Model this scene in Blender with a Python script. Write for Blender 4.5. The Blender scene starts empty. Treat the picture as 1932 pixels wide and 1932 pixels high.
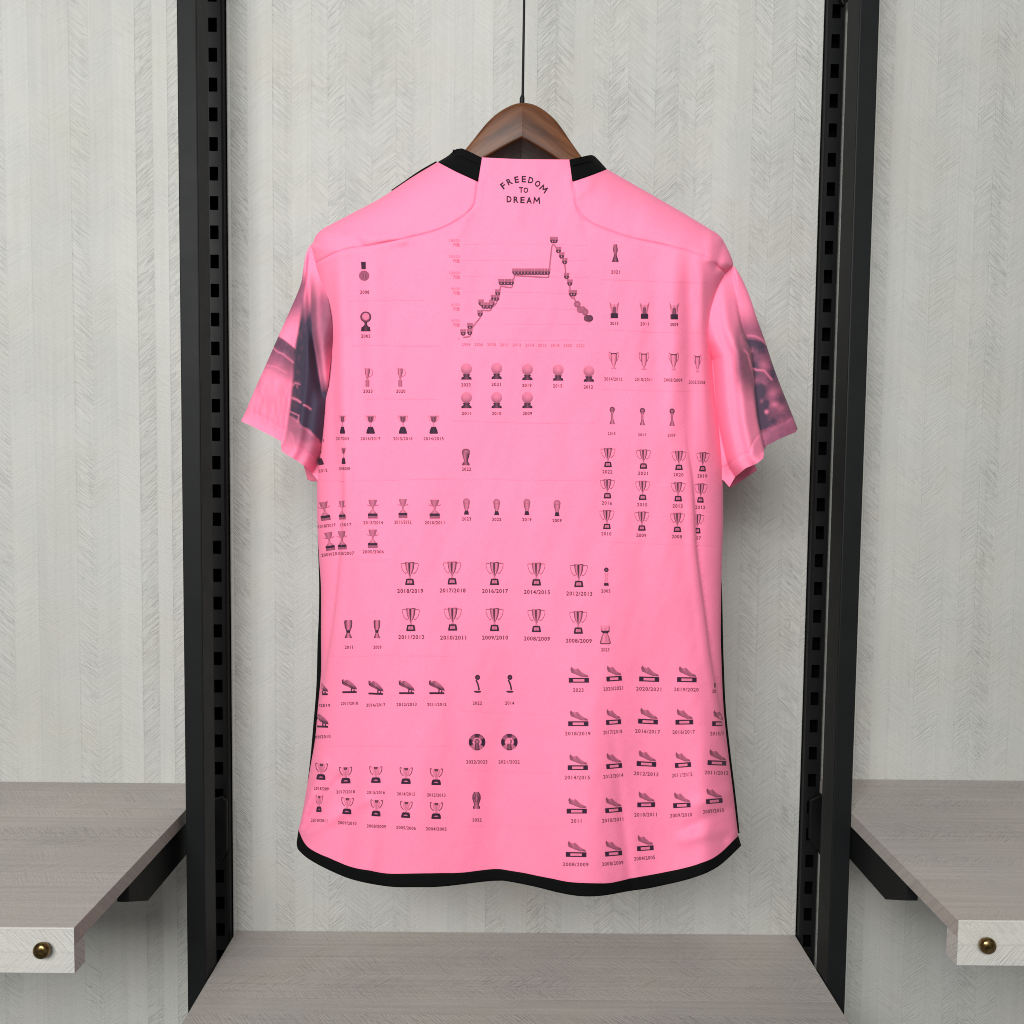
import bpy, bmesh, math, random
import numpy as np
from mathutils import Vector, Matrix
from mathutils.geometry import delaunay_2d_cdt

random.seed(7); np.random.seed(7)
scene = bpy.context.scene
col = scene.collection

# ------------------------------------------------------------------ camera
FPX, HALF = 1486.0, 966.0                 # focal length and half width, in 1932-px picture units
CAM = np.array([0.0, -1.05, 1.30])        # wall plane is Y = 0, metres
PITCH, YAW, ROLL = map(math.radians, (-3.061, -0.3225, 0.636))
def cam_axes(p, y, r):
    cp, sp, cy, sy, cr, sr = math.cos(p), math.sin(p), math.cos(y), math.sin(y), math.cos(r), math.sin(r)
    base = np.array([[1, 0, 0], [0, 0, 1], [0, -1, 0.]])
    Ry = np.array([[cy, sy, 0], [-sy, cy, 0], [0, 0, 1]])
    Rx = np.array([[1, 0, 0], [0, cp, sp], [0, -sp, cp]])
    Rz = np.array([[cr, sr, 0], [-sr, cr, 0], [0, 0, 1]])
    return Rz @ Rx @ base @ Ry
AX = cam_axes(PITCH, YAW, ROLL)
cam = bpy.data.cameras.new('camera'); camo = bpy.data.objects.new('camera', cam); col.objects.link(camo)
cam.sensor_width = 36; cam.lens = 36 * FPX / (2 * HALF); cam.clip_start = 0.02; cam.clip_end = 50
m4 = Matrix(AX.T.tolist()).to_4x4(); m4.translation = Vector(CAM.tolist())
camo.matrix_world = m4
scene.camera = camo

# ------------------------------------------------------------------ light
w = bpy.data.worlds.new('World'); scene.world = w; w.use_nodes = True
w.node_tree.nodes['Background'].inputs[0].default_value = (1.0, 0.985, 0.96, 1)
w.node_tree.nodes['Background'].inputs[1].default_value = 0.20
def area(name, loc, target, sx, sy, power, colr):
    l = bpy.data.lights.new(name, 'AREA'); l.shape = 'RECTANGLE'; l.size = sx; l.size_y = sy
    l.energy = power; l.color = colr
    o = bpy.data.objects.new(name, l); col.objects.link(o); o.location = loc
    d = Vector(target) - Vector(loc); o.rotation_euler = d.to_track_quat('-Z', 'Y').to_euler()
    return o
area('shop_light_panel', (-0.50, -2.30, 2.10), (0.0, -0.1, 1.30), 1.4, 0.75, 70, (1.0, 0.992, 0.975))
scene.view_settings.view_transform = 'Standard'; scene.view_settings.look = 'None'
scene.view_settings.exposure = 0.0; scene.view_settings.gamma = 1.0
scene.view_settings.use_curve_mapping = False

# ------------------------------------------------------------------ helpers
def at(px, py, Y):
    """points on the depth plane(s) Y for outline coordinates px, py (arrays)"""
    px = np.asarray(px, float); py = np.asarray(py, float); Y = np.asarray(Y, float)
    d = (px - HALF)[..., None] / FPX * AX[0] - (py - HALF)[..., None] / FPX * AX[1] - AX[2]
    t = (Y - CAM[1]) / d[..., 1]
    return CAM + d * t[..., None]
BASE = {}
def tag(o, label=None, cat=None, group=None, kind=None):
    if label: o['label'] = label
    if cat: o['category'] = cat
    if group: o['group'] = group
    if kind: o['kind'] = kind
    return o
def thing(name, loc, label, cat, group=None):
    o = bpy.data.objects.new(name, None); col.objects.link(o); o.location = loc
    o.empty_display_size = 0.05; BASE[o.name] = Vector(loc)
    return tag(o, label, cat, group)
def mk(name, verts, faces, mat, parent=None, smooth=False, tone=None, at_origin=None):
    me = bpy.data.meshes.new(name)
    base = BASE[parent.name] if parent is not None else (at_origin or Vector((0, 0, 0)))
    v = np.asarray(verts, float).reshape(-1, 3) - np.array(base)
    me.from_pydata(v.tolist(), [], [list(map(int, f)) for f in faces])
    if smooth: me.polygons.foreach_set('use_smooth', [True] * len(me.polygons))
    if tone is not None:
        a = me.attributes.new('tone', 'FLOAT', 'POINT'); a.data.foreach_set('value', np.asarray(tone, np.float32))
    me.materials.append(mat); me.update()
    o = bpy.data.objects.new(name, me); col.objects.link(o)
    if parent is not None:
        o.parent = parent; BASE[o.name] = base
    else:
        o.location = base; BASE[o.name] = Vector(base)
    return o
def bm_obj(name, bm, mat, parent=None, smooth=False, loc=None):
    bm.normal_update(); me = bpy.data.meshes.new(name)
    base = BASE[parent.name] if parent is not None else Vector(loc or (0, 0, 0))
    bmesh.ops.translate(bm, verts=bm.verts, vec=-base)
    bm.to_mesh(me); bm.free(); me.materials.append(mat)
    if smooth: me.polygons.foreach_set('use_smooth', [True] * len(me.polygons))
    o = bpy.data.objects.new(name, me); col.objects.link(o)
    if parent is not None:
        o.parent = parent; BASE[o.name] = base
    else:
        o.location = base; BASE[o.name] = base
    return o
def add_box(bm, x0, x1, y0, y1, z0, z1, bev=0.0, seg=2):
    r = bmesh.ops.create_cube(bm, size=1.0)
    vs = r['verts']
    for v in vs:
        v.co = Vector((x0 + (v.co.x + .5) * (x1 - x0), y0 + (v.co.y + .5) * (y1 - y0), z0 + (v.co.z + .5) * (z1 - z0)))
    if bev > 0:
        es = list({e for v in vs for e in v.link_edges})
        bmesh.ops.bevel(bm, geom=es, offset=bev, segments=seg, affect='EDGES', profile=0.5)
def add_prism(bm, pts, axis, a0, a1, bev=0.0, seg=2):
    """extrude a 2-D outline between a0 and a1 along an axis ('X': pts are (y,z); 'Y': pts are (x,z))"""
    def P(p, a): return (a, p[0], p[1]) if axis == 'X' else (p[0], a, p[1])
    lo = [bm.verts.new(P(p, a0)) for p in pts]; hi = [bm.verts.new(P(p, a1)) for p in pts]
    n = len(pts); fs = [bm.faces.new(lo[::-1]), bm.faces.new(hi)]
    for i in range(n): fs.append(bm.faces.new((lo[i], lo[(i + 1) % n], hi[(i + 1) % n], hi[i])))
    bmesh.ops.recalc_face_normals(bm, faces=fs)
    if bev > 0:
        es = list({e for f in fs[:2] for e in f.edges})
        bmesh.ops.bevel(bm, geom=es, offset=bev, segments=seg, affect='EDGES', profile=0.5)
def tube_mesh(path, r, n=10):
    path = np.asarray(path, float); rr = np.broadcast_to(np.asarray(r, float), (len(path),))
    V = []; F = []
    up = np.array([0.31, 0.17, 0.93])
    for i, p in enumerate(path):
        t = path[min(i + 1, len(path) - 1)] - path[max(i - 1, 0)]; t /= np.linalg.norm(t)
        a = np.cross(t, [1.0, 0.02, 0.03]); a /= np.linalg.norm(a); b = np.cross(t, a)
        for k in range(n):
            q = 2 * math.pi * k / n; V.append(p + rr[i] * (math.cos(q) * a + math.sin(q) * b))
    for i in range(len(path) - 1):
        for k in range(n):
            F.append((i * n + k, i * n + (k + 1) % n, (i + 1) * n + (k + 1) % n, (i + 1) * n + k))
    F.append(tuple(range(n))[::-1]); F.append(tuple((len(path) - 1) * n + k for k in range(n)))
    return V, F
def cr(pts, n=8, closed=False):
    """Catmull-Rom through the points"""
    P = np.asarray(pts, float); out = []
    N = len(P); rng = range(N if closed else N - 1)
    for i in rng:
        if closed: a, b, c, d = P[i - 1], P[i], P[(i + 1) % N], P[(i + 2) % N]
        else: a, b, c, d = P[max(i - 1, 0)], P[i], P[i + 1], P[min(i + 2, N - 1)]
        for k in range(n):
            t = k / n
            out.append(0.5 * (2 * b + (c - a) * t + (2 * a - 5 * b + 4 * c - d) * t * t + (3 * b - a - 3 * c + d) * t ** 3))
    if not closed: out.append(P[-1])
    return np.array(out)
def pdist(P, poly):
    """distance to an open polyline, signed side (+ = left of its direction in y-down units) and arc position 0..1"""
    P = np.asarray(P, float); poly = np.asarray(poly, float)
    a = poly[:-1]; ab = poly[1:] - a; L = np.hypot(ab[:, 0], ab[:, 1]); cum = np.concatenate([[0], np.cumsum(L)])
    best = np.full(len(P), 1e9); sg = np.ones(len(P)); tt = np.zeros(len(P))
    for i in range(len(a)):
        ap = P - a[i]; t = np.clip((ap @ ab[i]) / (L[i] ** 2 + 1e-12), 0, 1)
        dx = ap - t[:, None] * ab[i]; d = np.hypot(dx[:, 0], dx[:, 1])
        m = d < best
        best[m] = d[m]; tt[m] = (cum[i] + t[m] * L[i]) / cum[-1]
        sg[m] = np.sign(ab[i, 1] * ap[m, 0] - ab[i, 0] * ap[m, 1] + 1e-9)
    return best, sg, tt
def inside(P, poly):
    x, y = P[:, 0], P[:, 1]; c = np.zeros(len(P), bool); n = len(poly)
    for i in range(n):
        x1, y1 = poly[i]; x2, y2 = poly[(i + 1) % n]
        if y1 == y2: continue
        m = ((y1 > y) != (y2 > y)) & (x < (x2 - x1) * (y - y1) / (y2 - y1) + x1)
        c ^= m
    return c
def fill(outline, sp, extra=None):
    """triangulate an outline with an even field of inner points; returns points, triangles"""
    O = np.asarray(outline, float)
    R = [O[0]]
    for p in O[1:]:
        if np.hypot(*(p - R[-1])) > 0.6: R.append(p)
    if np.hypot(*(R[0] - R[-1])) < 0.6: R.pop()
    # even spacing along the outline
    E = []
    for i in range(len(R)):
        a, b = R[i], R[(i + 1) % len(R)]; k = max(1, int(round(np.hypot(*(b - a)) / sp)))
        for j in range(k): E.append(a + (b - a) * j / k)
    O = np.array(E)
    x0, y0 = O.min(0); x1, y1 = O.max(0)
    ys = np.arange(y0, y1, sp * 0.87); g = []
    for j, y in enumerate(ys):
        xs = np.arange(x0 + (j % 2) * sp * .5, x1, sp); g.append(np.stack([xs, np.full_like(xs, y)], 1))
    G = np.concatenate(g)
    if extra is not None:
        ex = np.asarray(extra, float)
        keep = np.ones(len(G), bool)
        for k in range(0, len(ex), 400):
            dd = ((G[:, None, :] - ex[None, k:k + 400]) ** 2).sum(2).min(1); keep &= dd > (0.45 * sp) ** 2
        G = np.concatenate([G[keep], ex])
    G = G[inside(G, O)]
    d, _, _ = pdist(G, np.vstack([O, O[:1]])); G = G[d > min(0.4 * sp, 1.0)] if extra is not None else G[d > 0.4 * sp]
    pts = np.vstack([O, G])
    r = delaunay_2d_cdt([Vector(p) for p in pts.tolist()], [], [list(range(len(O)))], 1, 1e-5)
    return np.array([tuple(v) for v in r[0]]), [tuple(f) for f in r[2]]
def sstep(a, b, x):
    t = np.clip((np.asarray(x, float) - a) / (b - a), 0, 1); return t * t * (3 - 2 * t)
def vnoise(x, y, seed=0):
    x = np.asarray(x, float); y = np.asarray(y, float)
    xi = np.floor(x).astype(int); yi = np.floor(y).astype(int); fx = x - xi; fy = y - yi
    fx = fx * fx * (3 - 2 * fx); fy = fy * fy * (3 - 2 * fy)
    def h(i, j):
        s = np.sin(i * 127.1 + j * 311.7 + seed * 74.7) * 43758.5453; return s - np.floor(s)
    return ((h(xi, yi) * (1 - fx) + h(xi + 1, yi) * fx) * (1 - fy) + (h(xi, yi + 1) * (1 - fx) + h(xi + 1, yi + 1) * fx) * fy) * 2 - 1

# ------------------------------------------------------------------ materials
def new_mat(name):
    m = bpy.data.materials.new(name); m.use_nodes = True
    nt = m.node_tree; b = nt.nodes['Principled BSDF']
    return m, nt, b
class NB:
    def __init__(s, nt): s.nt = nt
    def n(s, t, **kw):
        o = s.nt.nodes.new(t)
        for k, v in kw.items(): setattr(o, k, v)
        return o
    def link(s, a, b): s.nt.links.new(a, b)
    def m(s, op, a, b=None, c=None, clamp=False):
        o = s.n('ShaderNodeMath', operation=op); o.use_clamp = clamp
        for i, v in enumerate((a, b, c)):
            if v is None: continue
            if isinstance(v, (int, float)): o.inputs[i].default_value = v
            else: s.link(v, o.inputs[i])
        return o.outputs[0]
    def noise(s, vec, scale, detail=2.0, rough=0.5, dim='3D'):
        o = s.n('ShaderNodeTexNoise', noise_dimensions=dim); o.inputs['Scale'].default_value = scale
        o.inputs['Detail'].default_value = detail; o.inputs['Roughness'].default_value = rough
        if vec is not None: s.link(vec, o.inputs['Vector'])
        return o.outputs['Fac']
    def mix(s, f, a, b):
        o = s.n('ShaderNodeMix', data_type='RGBA')
        if isinstance(f, (int, float)): o.inputs[0].default_value = f
        else: s.link(f, o.inputs[0])
        for i, v in ((6, a), (7, b)):
            if isinstance(v, tuple): o.inputs[i].default_value = (*v, 1)
            else: s.link(v, o.inputs[i])
        return o.outputs[2]
    def ramp(s, f, stops):
        o = s.n('ShaderNodeValToRGB'); e = o.color_ramp.elements
        e[0].position, e[0].color = stops[0][0], (*stops[0][1], 1); e[1].position, e[1].color = stops[-1][0], (*stops[-1][1], 1)
        for p, c in stops[1:-1]:
            q = e.new(p); q.color = (*c, 1)
        s.link(f, o.inputs[0]); return o.outputs[0]
    def mr(s, f, a, b, c=0.0, d=1.0):
        o = s.n('ShaderNodeMapRange'); o.interpolation_type = 'SMOOTHSTEP'
        s.link(f, o.inputs[0])
        for i, v in enumerate((a, b, c, d)): o.inputs[i + 1].default_value = v
        return o.outputs[0]
    def bump(s, h, strength, dist, normal=None):
        o = s.n('ShaderNodeBump'); o.inputs['Strength'].default_value = strength; o.inputs['Distance'].default_value = dist
        s.link(h, o.inputs['Height'])
        if normal is not None: s.link(normal, o.inputs['Normal'])
        return o.outputs[0]

def herringbone(name, mode, c_hi, c_lo, strength=0.55, colw=0.0262, rough=0.62, tintk=0.5, grain_k=0.16):
    m, nt, b = new_mat(name); N = NB(nt)
    tc = N.n('ShaderNodeTexCoord'); sp = N.n('ShaderNodeSeparateXYZ'); N.link(tc.outputs['Object'], sp.inputs[0])
    X, Y, Z = sp.outputs
    if mode == 'wall': u, v = X, Z
    else: u, v = N.m('ADD', Y, Z), X
    cb1 = N.n('ShaderNodeCombineXYZ'); N.link(u, cb1.inputs[0])
    warp = N.noise(cb1.outputs[0], 11.0, 1.0)
    U = N.m('ADD', N.m('DIVIDE', u, colw), N.m('MULTIPLY', warp, 1.9))
    idx = N.m('FLOOR', U); fr = N.m('FRACT', U)
    wn = N.n('ShaderNodeTexWhiteNoise', noise_dimensions='1D'); N.link(idx, wn.inputs['W']); rnd = wn.outputs['Value']
    sg = N.m('SUBTRACT', N.m('MULTIPLY', N.m('PINGPONG', idx, 1.0), 2.0), 1.0)
    slope = N.m('ADD', N.m('MULTIPLY', rnd, 0.35), 0.62)
    d = N.m('ADD', v, N.m('MULTIPLY', N.m('MULTIPLY', sg, slope), u))
    wob = N.noise(tc.outputs['Object'], 60.0, 2.0)
    d = N.m('ADD', d, N.m('MULTIPLY', wob, 0.0012))
    across = N.m('ADD', N.m('MULTIPLY', fr, 0.6), N.m('MULTIPLY', idx, 7.31))
    def lines(freq, seedz, det):
        c = N.n('ShaderNodeCombineXYZ'); N.link(N.m('MULTIPLY', d, freq), c.inputs[0]); N.link(across, c.inputs[1]); c.inputs[2].default_value = seedz
        return N.noise(c.outputs[0], 1.0, det, 0.6)
    l1 = lines(330.0, 0.0, 2.0); l2 = lines(150.0, 5.0, 1.0); l3 = lines(95.0, 9.0, 1.0)
    patch = N.mr(N.noise(tc.outputs['Object'], 16.0, 2.0), 0.34, 0.66, 0.45, 1.0)
    colstr = N.m('ADD', N.m('MULTIPLY', N.m('POWER', rnd, 1.4), 0.95), 0.2)
    def strokes(l, lo): return N.mr(N.m('ABSOLUTE', N.m('SUBTRACT', l, 0.5)), 0.0, lo, 1.0, 0.0)
    st = N.m('ADD', N.m('MULTIPLY', strokes(l2, 0.05), 0.42), N.m('MULTIPLY', strokes(l3, 0.03), 0.40))
    ln = N.m('SUBTRACT', N.m('MULTIPLY', N.m('SUBTRACT', l1, 0.5), 0.85), st)
    ln = N.m('MULTIPLY', ln, N.m('MULTIPLY', patch, colstr))
    grain = N.noise(tc.outputs['Object'], 520.0, 2.0)
    edge = N.mr(N.m('ABSOLUTE', N.m('SUBTRACT', fr, 0.02)), 0.0, 0.05, -0.22, 0.0)
    edge = N.m('MULTIPLY', edge, N.m('MULTIPLY', rnd, patch))
    h = N.m('ADD', N.m('ADD', ln, edge), N.m('MULTIPLY', N.m('SUBTRACT', grain, 0.5), 0.28))
    big = N.noise(tc.outputs['Object'], 5.0, 3.0)
    c = N.mix(N.mr(big, 0.35, 0.65), c_hi, c_lo)
    cs = N.n('ShaderNodeCombineXYZ'); N.link(N.m('MULTIPLY', u, 210.0), cs.inputs[0]); N.link(N.m('MULTIPLY', v, 4.0), cs.inputs[1])
    streak = N.m('SUBTRACT', N.noise(cs.outputs[0], 1.0, 3.0, 0.6), 0.5)
    wn2 = N.n('ShaderNodeTexWhiteNoise', noise_dimensions='1D'); N.link(N.m('ADD', idx, 37.3), wn2.inputs['W'])
    coltone = N.m('SUBTRACT', wn2.outputs['Value'], 0.5)
    seam = N.mr(N.m('ABSOLUTE', N.m('SUBTRACT', fr, 0.02)), 0.0, 0.035, -1.0, 0.0)
    # shade of the embossed strokes put into the colour, with streak and column tones
    tint = N.m('ADD', N.m('MULTIPLY_ADD', h, tintk, 1.0), N.m('ADD', N.m('MULTIPLY', streak, grain_k), N.m('ADD', N.m('MULTIPLY', coltone, 0.055), N.m('MULTIPLY', N.m('MULTIPLY', seam, patch), 0.07))))
    mul = N.n('ShaderNodeMix', data_type='RGBA', blend_type='MULTIPLY'); mul.inputs[0].default_value = 1.0
    N.link(c, mul.inputs[6])
    cc = N.n('ShaderNodeCombineColor')
    for i in range(3): N.link(tint, cc.inputs[i])
    N.link(cc.outputs[0], mul.inputs[7])
    # faint warm / cool clouding in the print
    wc = N.noise(tc.outputs['Object'], 9.0, 2.0)
    fin = N.n('ShaderNodeMix', data_type='RGBA', blend_type='MULTIPLY'); fin.inputs[0].default_value = 0.5
    N.link(mul.outputs[2], fin.inputs[6]); N.link(N.ramp(wc, [(0.3, (1.0, 0.97, 0.92)), (0.5, (1, 1, 1)), (0.7, (0.96, 0.97, 1.0))]), fin.inputs[7])
    N.link(fin.outputs[2], b.inputs['Base Color'])
    b.inputs['Roughness'].default_value = rough; b.inputs['Specular IOR Level'].default_value = 0.3
    N.link(N.bump(h, strength, 0.0042), b.inputs['Normal'])
    return m
M_WALL = herringbone('embossed_wall_veneer', 'wall', (0.484, 0.490, 0.462), (0.456, 0.461, 0.432), 0.44, tintk=0.30)
M_LIP = herringbone('embossed_veneer_lit_lip', 'shelf', (0.545, 0.542, 0.508), (0.515, 0.510, 0.475), 0.36, tintk=0.28)  # same laminate as the shelf; light on the front painted in as paler colour
M_SHELF = herringbone('embossed_veneer_shaded_top', 'shelf', (0.440, 0.415, 0.385), (0.405, 0.378, 0.350), 0.26, tintk=0.22, grain_k=0.42)  # weaker grazing light on the tops painted in as darker, browner veneer

def metal_black(name, c, rough):
    m, nt, b = new_mat(name); N = NB(nt)
    tc = N.n('ShaderNodeTexCoord')
    n1 = N.noise(tc.outputs['Object'], 35.0, 3.0); n2 = N.noise(tc.outputs['Object'], 900.0, 1.0)
    N.link(N.mix(n1, tuple(x * .8 for x in c), tuple(x * 1.2 for x in c)), b.inputs['Base Color'])
    N.link(N.m('MULTIPLY_ADD', n1, 0.12, rough - .06), b.inputs['Roughness'])
    N.link(N.bump(n2, 0.15, 0.0004), b.inputs['Normal'])
    b.inputs['Specular IOR Level'].default_value = 0.02 if rough > .8 else 0.20
    return m
M_BLACK = metal_black('black_powder_coat', (0.0060, 0.0068, 0.0075), 0.55)
M_STD = metal_black('black_satin_steel', (0.0055, 0.006, 0.0063), 0.48)
M_DARK = metal_black('near_black_shade', (0.002, 0.002, 0.002), 0.9)

def fabric(name, base, ink, rough=0.72, sheen=0.06, weave=0.16, spec=0.22):
    m, nt, b = new_mat(name); N = NB(nt)
    tc = N.n('ShaderNodeTexCoord')
    at_ = N.n('ShaderNodeAttribute', attribute_name='tone')
    mott = N.noise(tc.outputs['Object'], 420.0, 2.0)
    c = N.mix(N.mr(mott, 0.3, 0.7), tuple(x * 0.945 for x in base), base)
    c = N.mix(at_.outputs['Fac'], c, ink)
    N.link(c, b.inputs['Base Color'])
    b.inputs['Roughness'].default_value = rough; b.inputs['Specular IOR Level'].default_value = spec
    b.inputs['Sheen Weight'].default_value = sheen; b.inputs['Sheen Roughness'].default_value = 0.45
    wv = N.noise(tc.outputs['Object'], 1100.0, 1.0)
    sl = N.noise(tc.outputs['Object'], 90.0, 3.0)
    h = N.m('ADD', wv, N.m('MULTIPLY', sl, 0.7))
    N.link(N.bump(h, weave, 0.0008), b.inputs['Normal'])
    return m
PINK = (0.95, 0.230, 0.385)
INK = (0.020, 0.009, 0.026)
M_PINK = fabric('pink_polyester', PINK, INK)
M_SLEEVE = fabric('printed_pink_polyester', PINK, (0.026, 0.030, 0.055))
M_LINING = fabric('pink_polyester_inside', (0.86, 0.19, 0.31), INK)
M_BLACKCLOTH = fabric('black_polyester', (0.0022, 0.0028, 0.0026), INK, 0.8, 0.0, 0.2, 0.09)
M_RIB = fabric('black_ribbed_collar', (0.0022, 0.0026, 0.0025), INK, 0.85, 0.0, 0.3, 0.09)

def wood():
    m, nt, b = new_mat('walnut_lacquered_wood'); N = NB(nt)
    tc = N.n('ShaderNodeTexCoord'); sp = N.n('ShaderNodeSeparateXYZ'); N.link(tc.outputs['Object'], sp.inputs[0])
    X, Y, Z = sp.outputs
    # grain runs along each arm
    ax = N.m('ABSOLUTE', X)
    s = N.m('ADD', N.m('MULTIPLY', Z, 0.86), N.m('MULTIPLY', ax, 0.52))
    t = N.m('SUBTRACT', N.m('MULTIPLY', ax, 0.86), N.m('MULTIPLY', Z, 0.52))
    c = N.n('ShaderNodeCombineXYZ'); N.link(N.m('MULTIPLY', s, 95.0), c.inputs[0]); N.link(N.m('MULTIPLY', t, 9.0), c.inputs[1]); N.link(N.m('MULTIPLY', Y, 60.0), c.inputs[2])
    g = N.noise(c.outputs[0], 1.0, 4.0, 0.6)
    c2 = N.n('ShaderNodeCombineXYZ'); N.link(N.m('MULTIPLY', s, 900.0), c2.inputs[0]); N.link(N.m('MULTIPLY', t, 40.0), c2.inputs[1])
    f = N.noise(c2.outputs[0], 1.0, 2.0, 0.5)
    mixv = N.m('ADD', N.m('MULTIPLY', g, 0.8), N.m('MULTIPLY', f, 0.25))
    N.link(N.ramp(mixv, [(0.34, (0.026, 0.008, 0.003)), (0.50, (0.082, 0.028, 0.011)), (0.68, (0.150, 0.060, 0.026))]), b.inputs['Base Color'])
    b.inputs['Roughness'].default_value = 0.45; b.inputs['Specular IOR Level'].default_value = 0.18; b.inputs['Coat Weight'].default_value = 0.10; b.inputs['Coat Roughness'].default_value = 0.3
    N.link(N.bump(mixv, 0.12, 0.0006), b.inputs['Normal'])
    return m
M_WOOD = wood()
def brass():
    m, nt, b = new_mat('aged_brass'); N = NB(nt)
    tc = N.n('ShaderNodeTexCoord'); n = N.noise(tc.outputs['Object'], 260.0, 4.0)
    N.link(N.ramp(n, [(0.35, (0.10, 0.062, 0.022)), (0.65, (0.30, 0.205, 0.085))]), b.inputs['Base Color'])
    b.inputs['Metallic'].default_value = 1.0
    N.link(N.m('MULTIPLY_ADD', n, 0.25, 0.12), b.inputs['Roughness'])
    return m
M_BRASS = brass()

# ------------------------------------------------------------------ wall
ZC = CAM[2]
wall = mk('wall', [(-1.6, 0.012, 0.2), (1.6, 0.012, 0.2), (1.6, 0.012, 2.6), (-1.6, 0.012, 2.6), (-1.6, 0.06, 0.2), (1.6, 0.06, 0.2), (1.6, 0.06, 2.6), (-1.6, 0.06, 2.6)],
          [(0, 1, 2, 3), (5, 4, 7, 6), (0, 4, 5, 1), (3, 2, 6, 7), (1, 5, 6, 2), (4, 0, 3, 7)], M_DARK)
tag(wall, 'pale grey shop wall with embossed herringbone panels', 'wall', kind='structure')
# slotted channels: X span at the wall
SL = [at([398], [700], 0.0)[0, 0], at([430], [700], 0.0)[0, 0]]
SR = [at([1536], [700], 0.0)[0, 0], at([1568], [700], 0.0)[0, 0]]
for x0, x1 in ((-1.6, SL[0] - 0.001), (SL[1] + 0.001, SR[0] - 0.001), (SR[1] + 0.001, 1.6)):
    bm = bmesh.new(); add_box(bm, x0, x1, 0.0, 0.0115, 0.2, 2.6, 0.0012, 2)
    o = bm_obj('wall_panel', bm, M_WALL, wall)

# ------------------------------------------------------------------ uprights: front tube and slotted channel
def channel(name, x0, x1, parent, zoff):
    """black channel standing proud of the wall with a row of real slots"""
    yf, yb = -0.011, 0.011; xm = (x0 + x1) / 2 - 0.001; sw, sh, pitch = 0.0055, 0.0088, 0.0372
    V = []; F = []
    def q(a, b, c, d):
        n = len(V); V.extend([a, b, c, d]); F.append((n, n + 1, n + 2, n + 3))
    z0, z1 = 0.25, 2.45
    zs = np.arange(z0 + zoff, z1 - 0.02, pitch); bv = 0.0022
    xa, xb = x0 + bv, x1 - bv
    q((xa, yf, z0), (xm - sw, yf, z0), (xm - sw, yf, z1), (xa, yf, z1))
    q((xm + sw, yf, z0), (xb, yf, z0), (xb, yf, z1), (xm + sw, yf, z1))
    prev = z0
    for z in zs:
        q((xm - sw, yf, prev), (xm + sw, yf, prev), (xm + sw, yf, z - sh), (xm - sw, yf, z - sh))
        yi = yf + 0.0025
        a, b_, c, d = (xm - sw, z - sh), (xm + sw, z - sh), (xm + sw, z + sh), (xm - sw, z + sh)
        for (p, r) in ((a, b_), (b_, c), (c, d), (d, a)):
            q((p[0], yf, p[1]), (r[0], yf, r[1]), (r[0], yi, r[1]), (p[0], yi, p[1]))
        prev = z + sh
    q((xm - sw, yf, prev), (xm + sw, yf, prev), (xm + sw, yf, z1), (xm - sw, yf, z1))
    for (xo, xi) in ((x0, xa), (x1, xb)):
        q((xo, yf + bv, z0), (xi, yf, z0), (xi, yf, z1), (xo, yf + bv, z1))
        q((xo, yf + bv, z0), (xo, yb, z0), (xo, yb, z1), (xo, yf + bv, z1))
    o = mk(name, V, F, M_STD, parent)
    # near-black core: shade inside the slots painted as its colour
    bm = bmesh.new(); add_box(bm, x0 + .003, x1 - .003, yf + .0195, yb, z0, z1); bm_obj('channel_core', bm, M_DARK, o)
    return o
TUBES = []
for side, (xo, xi), S, zoff, lab in ((-1, (-0.3889, -0.3661), SL, 0.0135, 'black steel shelving upright beside the left-hand knobbed shelf, with slotted channel behind it'),
                              (1, (0.4026, 0.4255), SR, 0.004, 'black steel shelving upright beside the right-hand knobbed shelf, with slotted channel behind it')):
    t = thing('shelving_upright', ((xo + xi) / 2, -0.09, 0.25), lab, 'upright', 'black shelving uprights')
    bm = bmesh.new(); add_box(bm, min(xo, xi), max(xo, xi), -0.1085, -0.0725, 0.25, 2.45, 0.0014, 2); bm_obj('front_tube', bm, M_BLACK, t)
    channel('slotted_channel', S[0], S[1], t, zoff)
    for z in (0.262, 2.42):
        bm = bmesh.new(); add_box(bm, (S[0] + S[1]) / 2 - .006, (S[0] + S[1]) / 2 + .006, -0.0735, -0.0105, z, z + .02, .001); bm_obj('spacer', bm, M_BLACK, t)
    TUBES.append(t)

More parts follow.
